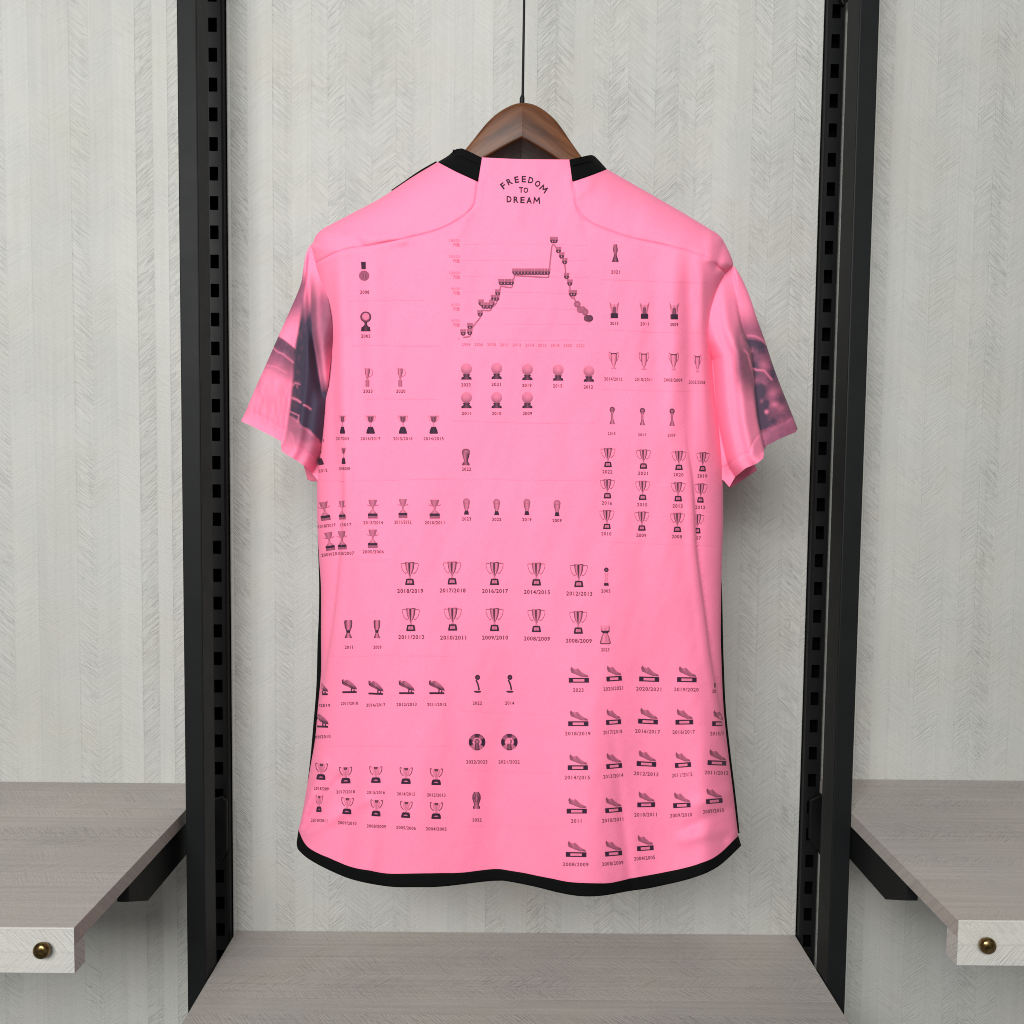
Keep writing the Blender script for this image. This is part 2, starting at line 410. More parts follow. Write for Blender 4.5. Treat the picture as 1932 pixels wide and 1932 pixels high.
# ------------------------------------------------------------------ shelves
def shelf(x0, x1, ztop, yfront, lab, knobs=(), grp=None):
    t = thing('display_shelf', ((x0 + x1) / 2, yfront / 2, ztop - 0.043), lab, 'shelf', grp)
    bm = bmesh.new()
    add_prism(bm, [(-0.0006, ztop), (yfront + .0012, ztop), (yfront + .0012, ztop - 0.0172), (-0.0006, ztop - 0.0172)], 'X', x0, x1, 0.0004, 1)
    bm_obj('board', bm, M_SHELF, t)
    bm = bmesh.new()
    add_prism(bm, [(yfront + .0011, ztop + .0001), (yfront + .0004, ztop - .0001), (yfront, ztop - .0006), (yfront, ztop - .0430), (yfront + .0006, ztop - 0.0436), (yfront + 0.018, ztop - 0.0436), (yfront + 0.018, ztop - 0.0174), (yfront + .0011, ztop - 0.0174)], 'X', x0 - .0002, x1 + .0002)
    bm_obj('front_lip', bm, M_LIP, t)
    for kx, kz in knobs:
        V = []; F = []; n = 28; r = 0.0078
        prof = [(0.0, 0.55), (0.0012, 0.62)] + [(0.0012 + r * (0.62 - 0.62 * math.cos(a) * 0 + 0) * 0 + r * (1 + math.sin(a)) * 0.62, math.cos(a)) for a in np.linspace(-1.0, 1.5, 12)]
        for (h, k) in prof:
            for i in range(n):
                a = 2 * math.pi * i / n; V.append((kx + r * k * math.cos(a), yfront - h, kz + r * k * math.sin(a)))
        for j in range(len(prof) - 1):
            for i in range(n): F.append((j * n + i, j * n + (i + 1) % n, (j + 1) * n + (i + 1) % n, (j + 1) * n + i))
        F.append(tuple((len(prof) - 1) * n + i for i in range(n)))
        mk('knob', V, F, M_BRASS, t, True)
    return t
ZL, ZR, ZM = ZC - 0.4297, ZC - 0.4157, ZC - 0.635
DF = 0.7120 - 1.05
kl = at([76], [1796], DF - .008)[0]; kr = at([1866], [1787], DF - .008)[0]
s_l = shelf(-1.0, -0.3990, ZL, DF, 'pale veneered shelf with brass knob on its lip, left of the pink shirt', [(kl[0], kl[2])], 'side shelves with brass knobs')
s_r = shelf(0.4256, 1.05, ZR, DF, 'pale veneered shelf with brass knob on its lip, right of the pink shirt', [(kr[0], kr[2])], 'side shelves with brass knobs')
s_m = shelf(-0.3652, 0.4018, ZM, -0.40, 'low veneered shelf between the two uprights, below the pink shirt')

# ------------------------------------------------------------------ shelf brackets
def bracket(xc, ztop, S, yend, lab, name='shelf_bracket', grp='black brackets under the side shelves', low=0.085):
    t = thing(name, (xc, 0, ztop - 0.03), lab, 'bracket', grp)
    sx = (S[0] + S[1]) / 2
    bm = bmesh.new()
    add_prism(bm, [(-0.019, ztop), (yend, ztop), (yend, ztop - 0.019), (yend + 0.045, ztop - 0.043), (-0.019, ztop - 0.043)], 'X', xc - 0.0065, xc + 0.0065, 0.0012)
    bm_obj('arm', bm, M_BLACK, t)
    bm = bmesh.new()
    lo, hi = min(xc - .0055, sx - .005), max(xc + .0055, sx + .011)
    add_prism(bm, [(lo, ztop - 0.004), (hi - .006, ztop - 0.004 + .012), (hi, ztop + 0.002), (hi, ztop - low + .02), (hi - .010, ztop - low), (lo, ztop - low + .028)], 'Y', -0.0185, -0.0115, 0.0012)
    bm_obj('hook_plate', bm, M_STD, t)
bracket(-0.4075, ZL - 0.0179, SL, -0.228, 'black steel bracket under the left-hand knobbed shelf')
bracket(0.4345, ZR - 0.0179, SR, -0.238, 'black steel bracket under the right-hand knobbed shelf')

# hanging rail (above the frame) with its brackets; the hanger's hook goes over it
RZ, RY = ZC + 0.70, -0.235
for S, lab in ((SL, 'black steel bracket hooked high into the upright left of the hanger'), (SR, 'black steel bracket hooked high into the upright right of the hanger')):
    sx = (S[0] + S[1]) / 2
    t = thing('rail_bracket', (sx, 0, RZ), lab, 'bracket', 'black brackets of the hanging rail')
    bm = bmesh.new(); add_box(bm, sx - .004, sx + .004, RY - .012, -0.019, RZ - .038, RZ - .0095, .001); bm_obj('arm', bm, M_BLACK, t)
    bm = bmesh.new(); add_prism(bm, [(sx - .013, RZ - .06), (sx - .013, RZ + .03), (sx + .013, RZ + .03), (sx + .013, RZ - .098), (sx + .004, RZ - .104), (sx - .006, RZ - .085)], 'Y', -0.0186, -0.0115, .001); bm_obj('hook_plate', bm, M_STD, t)
V, F = tube_mesh([(SL[0] - .01, RY, RZ), (SR[1] + .01, RY, RZ)], 0.0093, 20)
rail = mk('hanging_rail', V, F, M_BLACK, None, True, at_origin=Vector((0, RY, RZ)))
tag(rail, 'black round rail that carries the wooden hanger', 'rail')

# ------------------------------------------------------------------ hanger
Y0 = -0.235                       # middle plane of hanger and shirt
hz = at([985], [190], Y0)[0]
hanger = thing('clothes_hanger', (hz[0], Y0, at([985], [300], Y0)[0, 2]), 'dark brown wooden hanger inside the collar of the pink shirt', 'hanger')
topL = [(985, 190), (971, 192), (954.6, 198.7), (938, 208.6), (921.5, 222.7), (908, 237.6), (893, 256), (880, 271.5), (866, 287), (840, 312), (800, 340), (740, 380), (680, 415), (640, 437)]
botL = [(985, 260), (950, 277), (911.5, 297), (880, 313), (840, 336), (800, 360), (740, 395), (690, 422), (650, 446)]
topR = [(985, 190), (1001, 191), (1017.4, 197), (1034, 207.8), (1050.5, 222.7), (1065, 241.7), (1083.5, 268), (1100, 290), (1115, 309), (1140, 336), (1180, 362), (1240, 397), (1290, 424), (1325, 443)]
botR = [(985, 260), (1020, 279), (1060, 302), (1090, 320), (1130, 345), (1180, 375), (1240, 408), (1290, 434), (1318, 452)]
def hanger_arm(top, bot, sgn):
    n = 46
    T = cr(top, 12); B = cr(bot, 12)
    def even(P):
        L = np.concatenate([[0], np.cumsum(np.hypot(*np.diff(P, axis=0).T))]); s = np.linspace(0, L[-1], n)
        return np.stack([np.interp(s, L, P[:, 0]), np.interp(s, L, P[:, 1])], 1)
    T, B = even(T), even(B)
    V = []; F = []; prof_n = 20
    YF = Y0 - 0.020
    for i in range(n):
        a = i / (n - 1); ht = 0.0205 - 0.0095 * min(1, a * 1.6); hb = 0.036 - 0.025 * float(sstep(0.12, 0.7, a))
        tw = at([T[i, 0]], [T[i, 1]], YF)[0]; bw = at([B[i, 0]], [B[i, 1]], YF)[0]
        if i == 0: tw[0] = bw[0] = hz[0] + sgn * 0.00002
        mid = (tw + bw) / 2; hv = (tw - bw) / 2; hl = np.linalg.norm(hv); rb = min(0.006, hl * .7); rb2 = min(0.0024, hl * .4)
        u = hv / hl
        # rounded section: (across, depth)
        sec = []
        for k in range(5):
            q = math.pi / 2 * k / 4; sec.append((hl - rb + rb * math.sin(q), -ht + rb - rb * math.cos(q)))
        for k in range(5):
            q = math.pi / 2 * k / 4; sec.append((hl - rb + rb * math.cos(q), hb - rb + rb * math.sin(q)))
        for k in range(5):
            q = math.pi / 2 * k / 4; sec.append((-hl + rb2 - rb2 * math.sin(q), hb - rb2 + rb2 * math.cos(q)))
        for k in range(5):
            q = math.pi / 2 * k / 4; sec.append((-hl + rb2 - rb2 * math.cos(q), -ht + rb2 - rb2 * math.sin(q)))
        for s, d in sec:
            p = mid + u * s; V.append((p[0], Y0 + d, p[2]))
    for i in range(n - 1):
        for k in range(prof_n): F.append((i * prof_n + k, i * prof_n + (k + 1) % prof_n, (i + 1) * prof_n + (k + 1) % prof_n, (i + 1) * prof_n + k))
    F.append(tuple(range(prof_n))); F.append(tuple((n - 1) * prof_n + k for k in range(prof_n)))
    o = mk('arm', V, F, M_WOOD, hanger, True)
    bm = bmesh.new(); bm.from_mesh(o.data); bmesh.ops.recalc_face_normals(bm, faces=bm.faces); bm.to_mesh(o.data); bm.free()
    es = o.modifiers.new('split', 'EDGE_SPLIT'); es.split_angle = math.radians(50)
hanger_arm(topL, botL, -1); hanger_arm(topR, botR, 1)
zt = hz[2]
path = [(hz[0], Y0, zt - 0.006), (hz[0], Y0, zt + 0.002), (hz[0] + .0006, Y0, zt + 0.006)] + [(hz[0] + 0.0006 + 0.0012 * k, Y0, zt + .006 + (RZ - zt - .006) * k) for k in (0.3, 0.6, 0.85, 1.0)]
hr = 0.0113
path += [(hz[0] + .0018, Y0 + hr * (1 - math.cos(a)) - 0, RZ + hr * math.sin(a)) for a in np.linspace(0.2, math.pi * 1.15, 14)]
path = [(p[0], p[1] - (hr if i >= 0 else 0), p[2]) for i, p in enumerate(path)]
# the wire leaves the hanger's middle and swings to the front of the rail
path[0] = (path[0][0], Y0, path[0][2]); path[1] = (path[1][0], Y0, path[1][2]); path[2] = (path[2][0], Y0, path[2][2])
path[3] = (path[3][0], Y0 - .0006, path[3][2]); path[4] = (path[4][0], Y0 - .0035, path[4][2])
V, F = tube_mesh(path, [0.0026, 0.0026, 0.0014] + [0.00125] * (len(path) - 3), 10)
mk('hook', V, F, M_BLACK, hanger, True)

# ------------------------------------------------------------------ shirt : outlines in flat pattern units
sidL = [(585.5, 463), (591, 457), (597, 443.6), (609, 432), (635, 418), (671, 399), (713, 377), (741, 359), (780, 333), (826, 305.5)]
sideL = [(594, 498), (605.7, 559.7), (611.7, 619), (614.6, 649), (610.5, 708), (607, 747), (600.5, 857), (598, 908), (599, 997), (602.6, 1061), (605.6, 1110), (605.6, 1200), (606, 1246), (605, 1280), (600, 1333), (594.6, 1394), (586.7, 1441), (577.4, 1494), (569.5, 1539), (563, 1566)]
sideR = [(1370, 515.8), (1355.5, 550), (1348, 592), (1343.5, 651), (1348, 725.6), (1355.4, 785), (1363, 874), (1364, 910), (1364.4, 984), (1363, 1030), (1361, 1099), (1360, 1192), (1361, 1240), (1365, 1333), (1373, 1412), (1383.5, 1497), (1389, 1545), (1393, 1577)]
hemT = [(563, 1566), (575, 1592), (596, 1608), (649, 1632), (688.5, 1642), (728, 1649), (781, 1649), (860.5, 1647.7), (900, 1644), (934.5, 1640.5), (958, 1642.5), (1003, 1651), (1057.5, 1662), (1095, 1667), (1144.5, 1667), (1169, 1663.6), (1189, 1658.5), (1256, 1646), (1318, 1631), (1355, 1614), (1393, 1577)]
hemB = [(559.5, 1590), (563, 1603), (582.7, 1621), (622.5, 1642.5), (670, 1661), (733.5, 1672.8), (785, 1674), (834, 1672.8), (913.4, 1663.6), (939.8, 1661.8), (958, 1663), (1008, 1672.8), (1057.5, 1685), (1097, 1691), (1137, 1690), (1189, 1681), (1231, 1674.7), (1305.6, 1657), (1355, 1635), (1398.6, 1595.4)]
yokeL = [(901.6, 342), (898.3, 366), (894.7, 386.7), (881, 403), (857.5, 419.4), (822, 435.8), (762, 450.7), (703, 462.6), (653, 470.5), (623.5, 482), (594, 498)]
yokeR = [(1080, 342), (1083.7, 366), (1089.7, 392.6), (1110, 417.6), (1145.6, 434), (1190, 449), (1250, 462), (1294.5, 472.6), (1339, 487.5), (1349, 499), (1370, 515.8)]
shouldR = [(1145, 319), (1209, 355.6), (1253, 381), (1294.5, 405), (1333, 428.5), (1357, 444), (1369, 462), (1380.8, 487.5), (1383.7, 502)]
collarL = [(826, 305.5), (845, 294), (858, 283), (866, 280.5), (876, 281.5), (908.5, 297)]
collarR = [(1075, 301), (1103, 294.5), (1113, 292.6), (1120, 293.6), (1127, 299.5), (1145, 319)]
neckL = [(908.5, 297), (905, 320), (901.6, 342)]
neckR = [(1075, 301), (1077.5, 320), (1080, 342)]
c_sideL, c_sideR, c_hemT, c_hemB = cr(sideL, 6), cr(sideR, 6), cr(hemT, 6), cr(hemB, 6)
c_yokeL, c_yokeR = cr(yokeL, 6), cr(yokeR, 6)
c_shL, c_shR = cr(sidL, 6), cr(shouldR, 6)
# silhouette along which the cloth rolls over to the front
silL = np.vstack([[(866, 280.5)], [(826, 305.5)], c_shL[::-1], [(594, 498)], c_sideL, [(559.5, 1592)]])
silR = np.vstack([[(1120, 293.6)], [(1145, 319)], c_shR, [(1370, 515.8)], c_sideR, [(1398.6, 1595.4)]])
creaseL = cr([(650, 800), (648, 890), (645, 1000), (636, 1110), (625, 1200), (609, 1290), (600, 1340)], 8)
creaseR = cr([(1290, 780), (1297, 845), (1305, 896), (1310, 960), (1313.5, 1030), (1320, 1088), (1329.6, 1157), (1341, 1243), (1355.5, 1320), (1366, 1386), (1374, 1430)], 8)
def body_depth(P):
    P = np.atleast_2d(np.asarray(P, float)); x, y = P[:, 0], P[:, 1]
    dL, _, _ = pdist(P, silL); dR, _, _ = pdist(P, silR)
    b = 0.044 + 0.010 * sstep(500, 1500, y)
    Rr = 72 + 78 * sstep(500, 1300, y)
    d = np.minimum(dL, dR)
    infl = np.sqrt(np.clip(1 - (1 - np.clip(d / Rr, 0, 1)) ** 2, 0, 1))
    Y = Y0 - b * infl
    # flattish back, a little closer in the middle
    Y -= 0.010 * np.exp(-((x - 985) / 260) ** 2) * sstep(330, 520, y)
    # long soft hanging folds that open towards the hem
    g = sstep(950, 1620, y)
    Y -= g * (0.017 * np.exp(-((x - 1112) / 62) ** 2) - 0.012 * np.exp(-((x - 950) / 60) ** 2) + 0.009 * np.exp(-((x - 790) / 75) ** 2) - 0.006 * np.exp(-((x - 1250) / 50) ** 2) + 0.008 * np.exp(-((x - 1330) / 30) ** 2))
    g2 = sstep(1300, 1640, y)
    Y -= g2 * (0.006 * np.exp(-((x - 690 + (y - 1640) * .12) / 26) ** 2) - 0.005 * np.exp(-((x - 640 + (y - 1640) * .15) / 20) ** 2))
    # kink line that ends in the hem's small notch
    k = (x - (1189 - (1660 - y) * 0.12)); Y += 0.0026 * sstep(1250, 1640, y) * np.exp(-(k / 10) ** 2)
    # ripples falling from the shoulders / sleeve seams
    for (x0, y0_, x1, y1_, wd, am) in ((640, 500, 655, 1000, 14, .0042), (668, 480, 690, 900, 16, -.0035), (700, 470, 716, 800, 20, .0022), (625, 520, 632, 900, 9, -.0025),
                                     (1322, 500, 1335, 860, 10, .0040), (1300, 490, 1303, 880, 12, -.0042), (1272, 480, 1268, 820, 15, .0032), (1240, 470, 1236, 760, 18, -.0020),
                                     (735, 1000, 700, 1560, 30, .0030), (1210, 900, 1225, 1500, 34, -.0028), (860, 950, 850, 1600, 36, -.0022), (1030, 1000, 1035, 1600, 34, .002)):
        t = np.clip((y - y0_) / (y1_ - y0_), -0.2, 1.2); xc = x0 + (x1 - x0) * t
        wdw = sstep(-0.15, 0.18, t) * (1 - sstep(0.6, 1.18, t))
        Y -= am * wdw * np.exp(-((x - xc) / wd) ** 2)
    # drag lines from the shoulder points across the yoke
    for (a, b_, wd, am) in (((612, 440), (760, 452), 9, .0022), ((655, 435), (690, 470), 7, -.0020), ((1340, 440), (1338, 487), 9, .003), ((1365, 462), (1352, 505), 7, -.003), ((884, 395), (868, 440), 9, .0014), ((1096, 398), (1108, 436), 9, -.0014),
                            ((1083, 372), (1112, 352), 8, .0016), ((574, 1558), (640, 1470), 8, -.0045), ((569, 1545), (612, 1440), 8, .004), ((580, 1570), (690, 1510), 11, .0035), ((566, 1560), (590, 1495), 5, .003),
                            ((1390, 1560), (1290, 1585), 12, .003), ((1385, 1520), (1300, 1560), 10, -.0028), ((1388, 1570), (1376, 1590), 6, .003), ((1380, 1490), (1310, 1520), 12, .0025)):
        a = np.array(a, float); b_ = np.array(b_, float); dd, sg, tt = pdist(P, np.array([a, b_]))
        Y -= am * np.exp(-(dd / wd) ** 2)
    # folded side panels
    dd, sg, tt = pdist(P, creaseL); s = dd * np.where(x < np.interp(y, creaseL[:, 1], creaseL[:, 0]), 1, -1); wdw = sstep(0.02, 0.3, tt) * (1 - sstep(0.86, 1, tt))
    Y += wdw * (0.0060 * sstep(-2.5, 2.5, s) * np.exp(-np.clip(s, 0, None) / 16) - 0.0018 * np.exp(-((s + 8) / 9) ** 2))
    dd, sg, tt = pdist(P, creaseR); s = dd * np.where(x > np.interp(y, creaseR[:, 1], creaseR[:, 0]), 1, -1); wdw = sstep(0.02, 0.3, tt) * (1 - sstep(0.9, 1, tt))
    Y += wdw * (0.0062 * sstep(-2.5, 2.5, s) * np.exp(-np.clip(s, 0, None) / 18) - 0.0020 * np.exp(-((s + 9) / 9) ** 2))
    # sewn seams of the yoke
    for sm in (c_yokeL, c_yokeR):
        dd, _, _ = pdist(P, sm); Y += 0.0011 * np.exp(-(dd / 1.9) ** 2) - 0.0006 * np.exp(-((dd - 7) / 4.5) ** 2)
    # small unevenness of the cloth
    Y += 0.0015 * vnoise(x / 70, y / 170, 1) + 0.0009 * vnoise(x / 36, y / 80, 2) + 0.00032 * vnoise((x + y * .25) / 15, y / 34, 3)
    return Y
def pat(P, off=0.0, f=body_depth):
    P = np.atleast_2d(np.asarray(P, float)); return at(P[:, 0], P[:, 1], f(P) - off)

jb = at([985], [1690], Y0)[0]
shirt = thing('football_shirt', (jb[0], Y0, jb[2]), 'pink short-sleeved football shirt with black hem, hung back to front on the wooden hanger', 'shirt')
def cloth(name, outline, sp, mat, parent, f=body_depth, off=0.0, extra=None, thick=0.0007, tonef=None):
    P, F = fill(outline, sp, extra)
    W = at(P[:, 0], P[:, 1], f(P) - off)
    o = mk(name, W, [t[::-1] for t in F], mat, parent, True, None if tonef is None else tonef(P))
    # faces look towards the viewer (-Y)
    n = o.data.polygons[len(o.data.polygons) // 2].normal
    if n.y > 0: o.data.flip_normals()
    if thick:
        s = o.modifiers.new('thickness', 'SOLIDIFY'); s.thickness = thick; s.offset = -1
    return o
def around(poly, offs, step=4.0):
    L = np.concatenate([[0], np.cumsum(np.hypot(*np.diff(poly, axis=0).T))]); s = np.arange(0, L[-1], step)
    Q = np.stack([np.interp(s, L, poly[:, 0]), np.interp(s, L, poly[:, 1])], 1)
    T = np.gradient(Q, axis=0); T /= np.hypot(*T.T)[:, None] + 1e-9; Nn = np.stack([-T[:, 1], T[:, 0]], 1)
    return np.vstack([Q + Nn * o for o in offs])
body_out = np.vstack([cr(neckL, 6), c_yokeL[1:], c_sideL[1:], c_hemT[1:], c_sideR[::-1][1:], c_yokeR[::-1][1:], cr(neckR, 6)[::-1][1:], [(1040, 300.8), (985, 300.4), (940, 298.6)]])
# tuck the lower edge a little under the hem band
body_out[:, 1] += np.where((body_out[:, 1] > 1575) & (body_out[:, 0] > 575) & (body_out[:, 0] < 1388), 3.0, 0)
extra = np.vstack([around(creaseL, (-3, -1, 1, 3)), around(creaseR, (-3, -1, 1, 3)), around(c_yokeL, (1.3, 2.8, 5, -1.3, -2.8, -5), 3.0), around(c_yokeR, (1.3, 2.8, 5, -1.3, -2.8, -5), 3.0)])
sil_ex = np.vstack([around(np.array(q), (-4.5, -2.2, -1, 1, 2.2, 4.5), 4.5) for q in (silL[2:], silR[2:])])
back = cloth('back_panel', body_out, 5.5, M_PINK, shirt, thick=0, extra=np.vstack([extra, sil_ex]))
yl_out = np.vstack([c_yokeL, c_shL[1:], [(826, 305.5), (860, 323)]])
yr_out = np.vstack([c_yokeR, [(1383.7, 502)], c_shR[::-1][1:], [(1110, 332)]])
yl_out = np.vstack([c_yokeL, [(585.5, 463)], c_shL[1:], [(860, 323)]])
cloth('shoulder_panel', yl_out, 5.5, M_PINK, shirt, thick=0, extra=np.vstack([around(c_yokeL, (1.3, 2.8, 5, -1.3, -2.8, -5), 3.0), sil_ex]))
cloth('shoulder_panel', yr_out, 5.5, M_PINK, shirt, thick=0, extra=np.vstack([around(c_yokeR, (1.3, 2.8, 5, -1.3, -2.8, -5), 3.0), sil_ex]))
# collar pieces
def collar_depth(P):
    return body_depth(P)
cl = cloth('collar_band', np.vstack([cr(collarL, 5), cr(neckL, 6)[1:], [(860, 323)]]), 4.0, M_RIB, shirt, off=0.0012, thick=0.0016)
cr_ = cloth('collar_band', np.vstack([cr(collarR, 5), [(1110, 332)], [(1080, 342)], cr(neckR, 6)[::-1][1:-1]]), 4.0, M_RIB, shirt, off=0.0012, thick=0.0016)
def ribline(pts, parent, wd=1.0):
    P = cr(pts, 8); A = around(P, (-wd,), 3.0); B = around(P, (wd,), 3.0); n = len(A)
    V = np.vstack([pat(A, .0016), pat((A + B) / 2, .0028), pat(B, .0016)])
    F = [(i, i + 1, n + i + 1, n + i) for i in range(n - 1)] + [(n + i, n + i + 1, 2 * n + i + 1, 2 * n + i) for i in range(n - 1)]
    return mk('rib_seam', V, F, M_RIB, parent, True)
ribline([(858, 294), (872, 295), (903, 310)], cl, .8); ribline([(1079, 313), (1102, 307), (1118, 304)], cr_, .8)
# hem band
hem_out = np.vstack([c_hemT, c_hemB[::-1]])
cloth('hem_band', hem_out, 5.0, M_BLACKCLOTH, shirt, off=0.0011, thick=0.0016,
      f=lambda P: body_depth(P) - 0.0007 * vnoise(P[:, 0] / 26, P[:, 1] / 60, 9) - .0004 * np.exp(-((P[:, 0] - 1189) / 3) ** 2))
# front of the shirt, hidden behind, closes the garment
def front_depth(P):
    P = np.atleast_2d(np.asarray(P, float))
    dL, _, _ = pdist(P, silL); dR, _, _ = pdist(P, silR); d = np.minimum(dL, dR)
    return Y0 + 0.003 + 0.040 * np.sqrt(np.clip(1 - (1 - np.clip(d / 75, 0, 1)) ** 2, 0, 1))
fr_out = np.vstack([[(832, 309), (860, 360), (900, 410), (985, 440), (1060, 415), (1110, 365), (1140, 322)], c_shR[6:] + (-3, 2), [(1367, 520)], c_sideR[2:-4] + (-2, 0), [(1386, 1560), (1330, 1600), (1180, 1632), (985, 1618), (760, 1618), (640, 1600), (572, 1555)], c_sideL[::-1][4:-2] + (2, 0), [(597, 500)], c_shL[3:] + (2, 3)])
cloth('front_panel', fr_out, 16.0, M_PINK, shirt, f=front_depth)
nk = cr([(830, 306), (862, 362), (902, 410), (985, 438), (1062, 414), (1112, 364), (1142, 320)], 6)
cloth('front_collar', np.vstack([nk, (nk + (0, 18))[::-1]]), 8.0, M_RIB, shirt, f=lambda P: front_depth(P) - .002)
# black strips of the front that show past the back panel
def strip(name, A, B, off):
    A = np.array(A, float); B = np.array(B, float); n = 40
    t = np.linspace(0, 1, n)
    def ev(Q):
        L = np.linspace(0, 1, len(Q)); Q2 = cr(Q, 8); L2 = np.linspace(0, 1, len(Q2)); return np.stack([np.interp(t, L2, Q2[:, 0]), np.interp(t, L2, Q2[:, 1])], 1)
    a, b_ = ev(A), ev(B)
    rows = []
    for k, (q, yo) in enumerate(((0.0, .010), (0.0, .004), (0.35, .001), (1.0, .0035))):
        P = a * (1 - q) + b_ * q
        rows.append(at(P[:, 0], P[:, 1], np.full(n, Y0 + off + yo)))
    V = np.vstack(rows); F = []
    for r in range(3): F += [(r * n + i, r * n + i + 1, (r + 1) * n + i + 1, (r + 1) * n + i) for i in range(n - 1)]
    return mk(name, V, F, M_BLACKCLOTH, shirt, True)
strip('side_stripe', [(599, 985), (599.6, 1021), (602, 1100), (601.4, 1160), (599, 1217), (597, 1293), (590.7, 1372), (585.2, 1433), (580, 1478)], [(611, 985), (612, 1021), (616, 1100), (616, 1160), (616, 1217), (614, 1293), (606, 1372), (598, 1433), (592, 1478)], .002)
strip('side_stripe', [(1360.5, 1085), (1362.5, 1120), (1364, 1192), (1365.2, 1240), (1369.2, 1333), (1377.2, 1412), (1387.5, 1497), (1392.8, 1545), (1395.5, 1572)], [(1352, 1085), (1350, 1120), (1350, 1192), (1350, 1240), (1353, 1333), (1360, 1412), (1370, 1497), (1376, 1545), (1380, 1572)], .002)
strip('shoulder_stripe', [(738, 358.5), (760, 343.5), (790, 322.8), (823, 303.8)], [(745, 368), (766, 354), (796, 334), (829, 314)], .002)

# ------------------------------------------------------------------ sleeves
slL_outer = [(585.5, 463), (580.4, 470.5), (574.5, 491), (571.5, 512), (565.6, 541.8), (540, 601.4), (525.5, 634), (504.5, 681.7), (480.7, 735), (463, 777), (454.5, 794.7)]
slL_cuff = [(454.5, 794.7), (468.8, 800.7), (492.6, 812.6), (513.5, 823), (531.3, 833), (530, 842), (531.5, 851), (540, 857.5), (558, 867.7), (576, 880), (588, 892), (599, 906)]
slL_in = [(612, 880), (612, 800), (622, 700), (628, 640), (622, 580), (608, 510), (600, 480)]
edgeL = cr([(580, 468), (578, 520), (570, 580), (562, 630), (558, 652), (553.6, 714), (546, 779.8), (538.7, 827), (530.7, 846)], 8)
slR_outer = [(1383.7, 502), (1389.6, 508.3), (1401.6, 529), (1416.5, 565), (1428, 600.6), (1443, 642), (1456.6, 684), (1473, 728.6), (1491, 773), (1505, 809)]
slR_cuff = [(1505, 809), (1501, 815.5), (1473, 827), (1446, 841), (1441.5, 849), (1440, 865), (1428, 874.5), (1407.5, 883), (1387, 899.7), (1379.5, 913), (1376, 919), (1366, 907)]
slR_in = [(1352, 900), (1350, 820), (1340, 740), (1330, 650), (1336, 590), (1345, 545), (1362, 508), (1374, 492)]
edgeR = cr([(1385, 505), (1389, 560), (1396, 610), (1407, 640), (1416.5, 666), (1422.5, 731.5), (1428, 785), (1437, 829.7), (1442, 850)], 8)
def sleeve_fn(edge, outer, cuff, sgn, Aouter):
    oc, cc = cr(outer, 6), np.array(cuff, float)
    def f(P):
        P = np.atleast_2d(np.asarray(P, float)); x, y = P[:, 0], P[:, 1]
        de, _, te = pdist(P, edge); xe = np.interp(y, edge[:, 1], edge[:, 0]); s = de * np.where((x - xe) * sgn > 0, 1, -1)   # + on the near fold
        do, _, _ = pdist(P, oc)
        grow = sstep(475, 660, y)
        near = Y0 - 0.008 - grow * 0.026 * np.sin(np.pi * np.clip((s + 4) / 78, 0, 1)) ** 0.75
        far = Y0 - 0.008 + grow * 0.016 - 0.010 * np.sqrt(np.clip(1 - (1 - np.clip(do / 26, 0, 1)) ** 2, 0, 1))
        far += 0.003 * grow * np.sin(s / 15.0)
        t = sstep(-4.5, 3.0, s)
        Y = far * (1 - t) + near * t
        Y -= 0.004 * grow * np.exp(-((s - 22) / 9) ** 2) - 0.003 * grow * np.exp(-((s - 40) / 9) ** 2)
        dc, _, _ = pdist(P, cc)
        Y += 0.0009 * np.exp(-((dc - 25) / 2.2) ** 2) - 0.0012 * (1 - sstep(20, 27, dc))
        return Y + 0.0007 * vnoise(x / 28, y / 40, 4)
    return f
valleyL = cr([(583, 505), (585, 542), (589, 626), (597, 679), (605, 730), (610, 765)], 8)
fL0 = sleeve_fn(edgeL, slL_outer, slL_cuff, 1, None); fR = sleeve_fn(edgeR, slR_outer, slR_cuff, -1, None)
def fL(P):
    P = np.atleast_2d(np.asarray(P, float)); d, _, t = pdist(P, valleyL); x = P[:, 0]; xv = np.interp(P[:, 1], valleyL[:, 1], valleyL[:, 0])
    wd = sstep(0.0, 0.25, t) * (1 - sstep(0.85, 1.0, t))
    return fL0(P) + wd * (0.011 * np.exp(-(d / 9.0) ** 2) - 0.007 * sstep(0, 10, x - xv))
def blob(x, y, cx, cy, rx, ry, rot=0):
    c, s = math.cos(math.radians(rot)), math.sin(math.radians(rot)); dx, dy = x - cx, y - cy
    u, v = (dx * c + dy * s) / rx, (-dx * s + dy * c) / ry
    return np.exp(-(u * u + v * v))
def pl(x, y, pts, wd):
    d, _, _ = pdist(np.stack([x, y], 1), np.array(pts, float)); return np.exp(-(d / wd) ** 2)
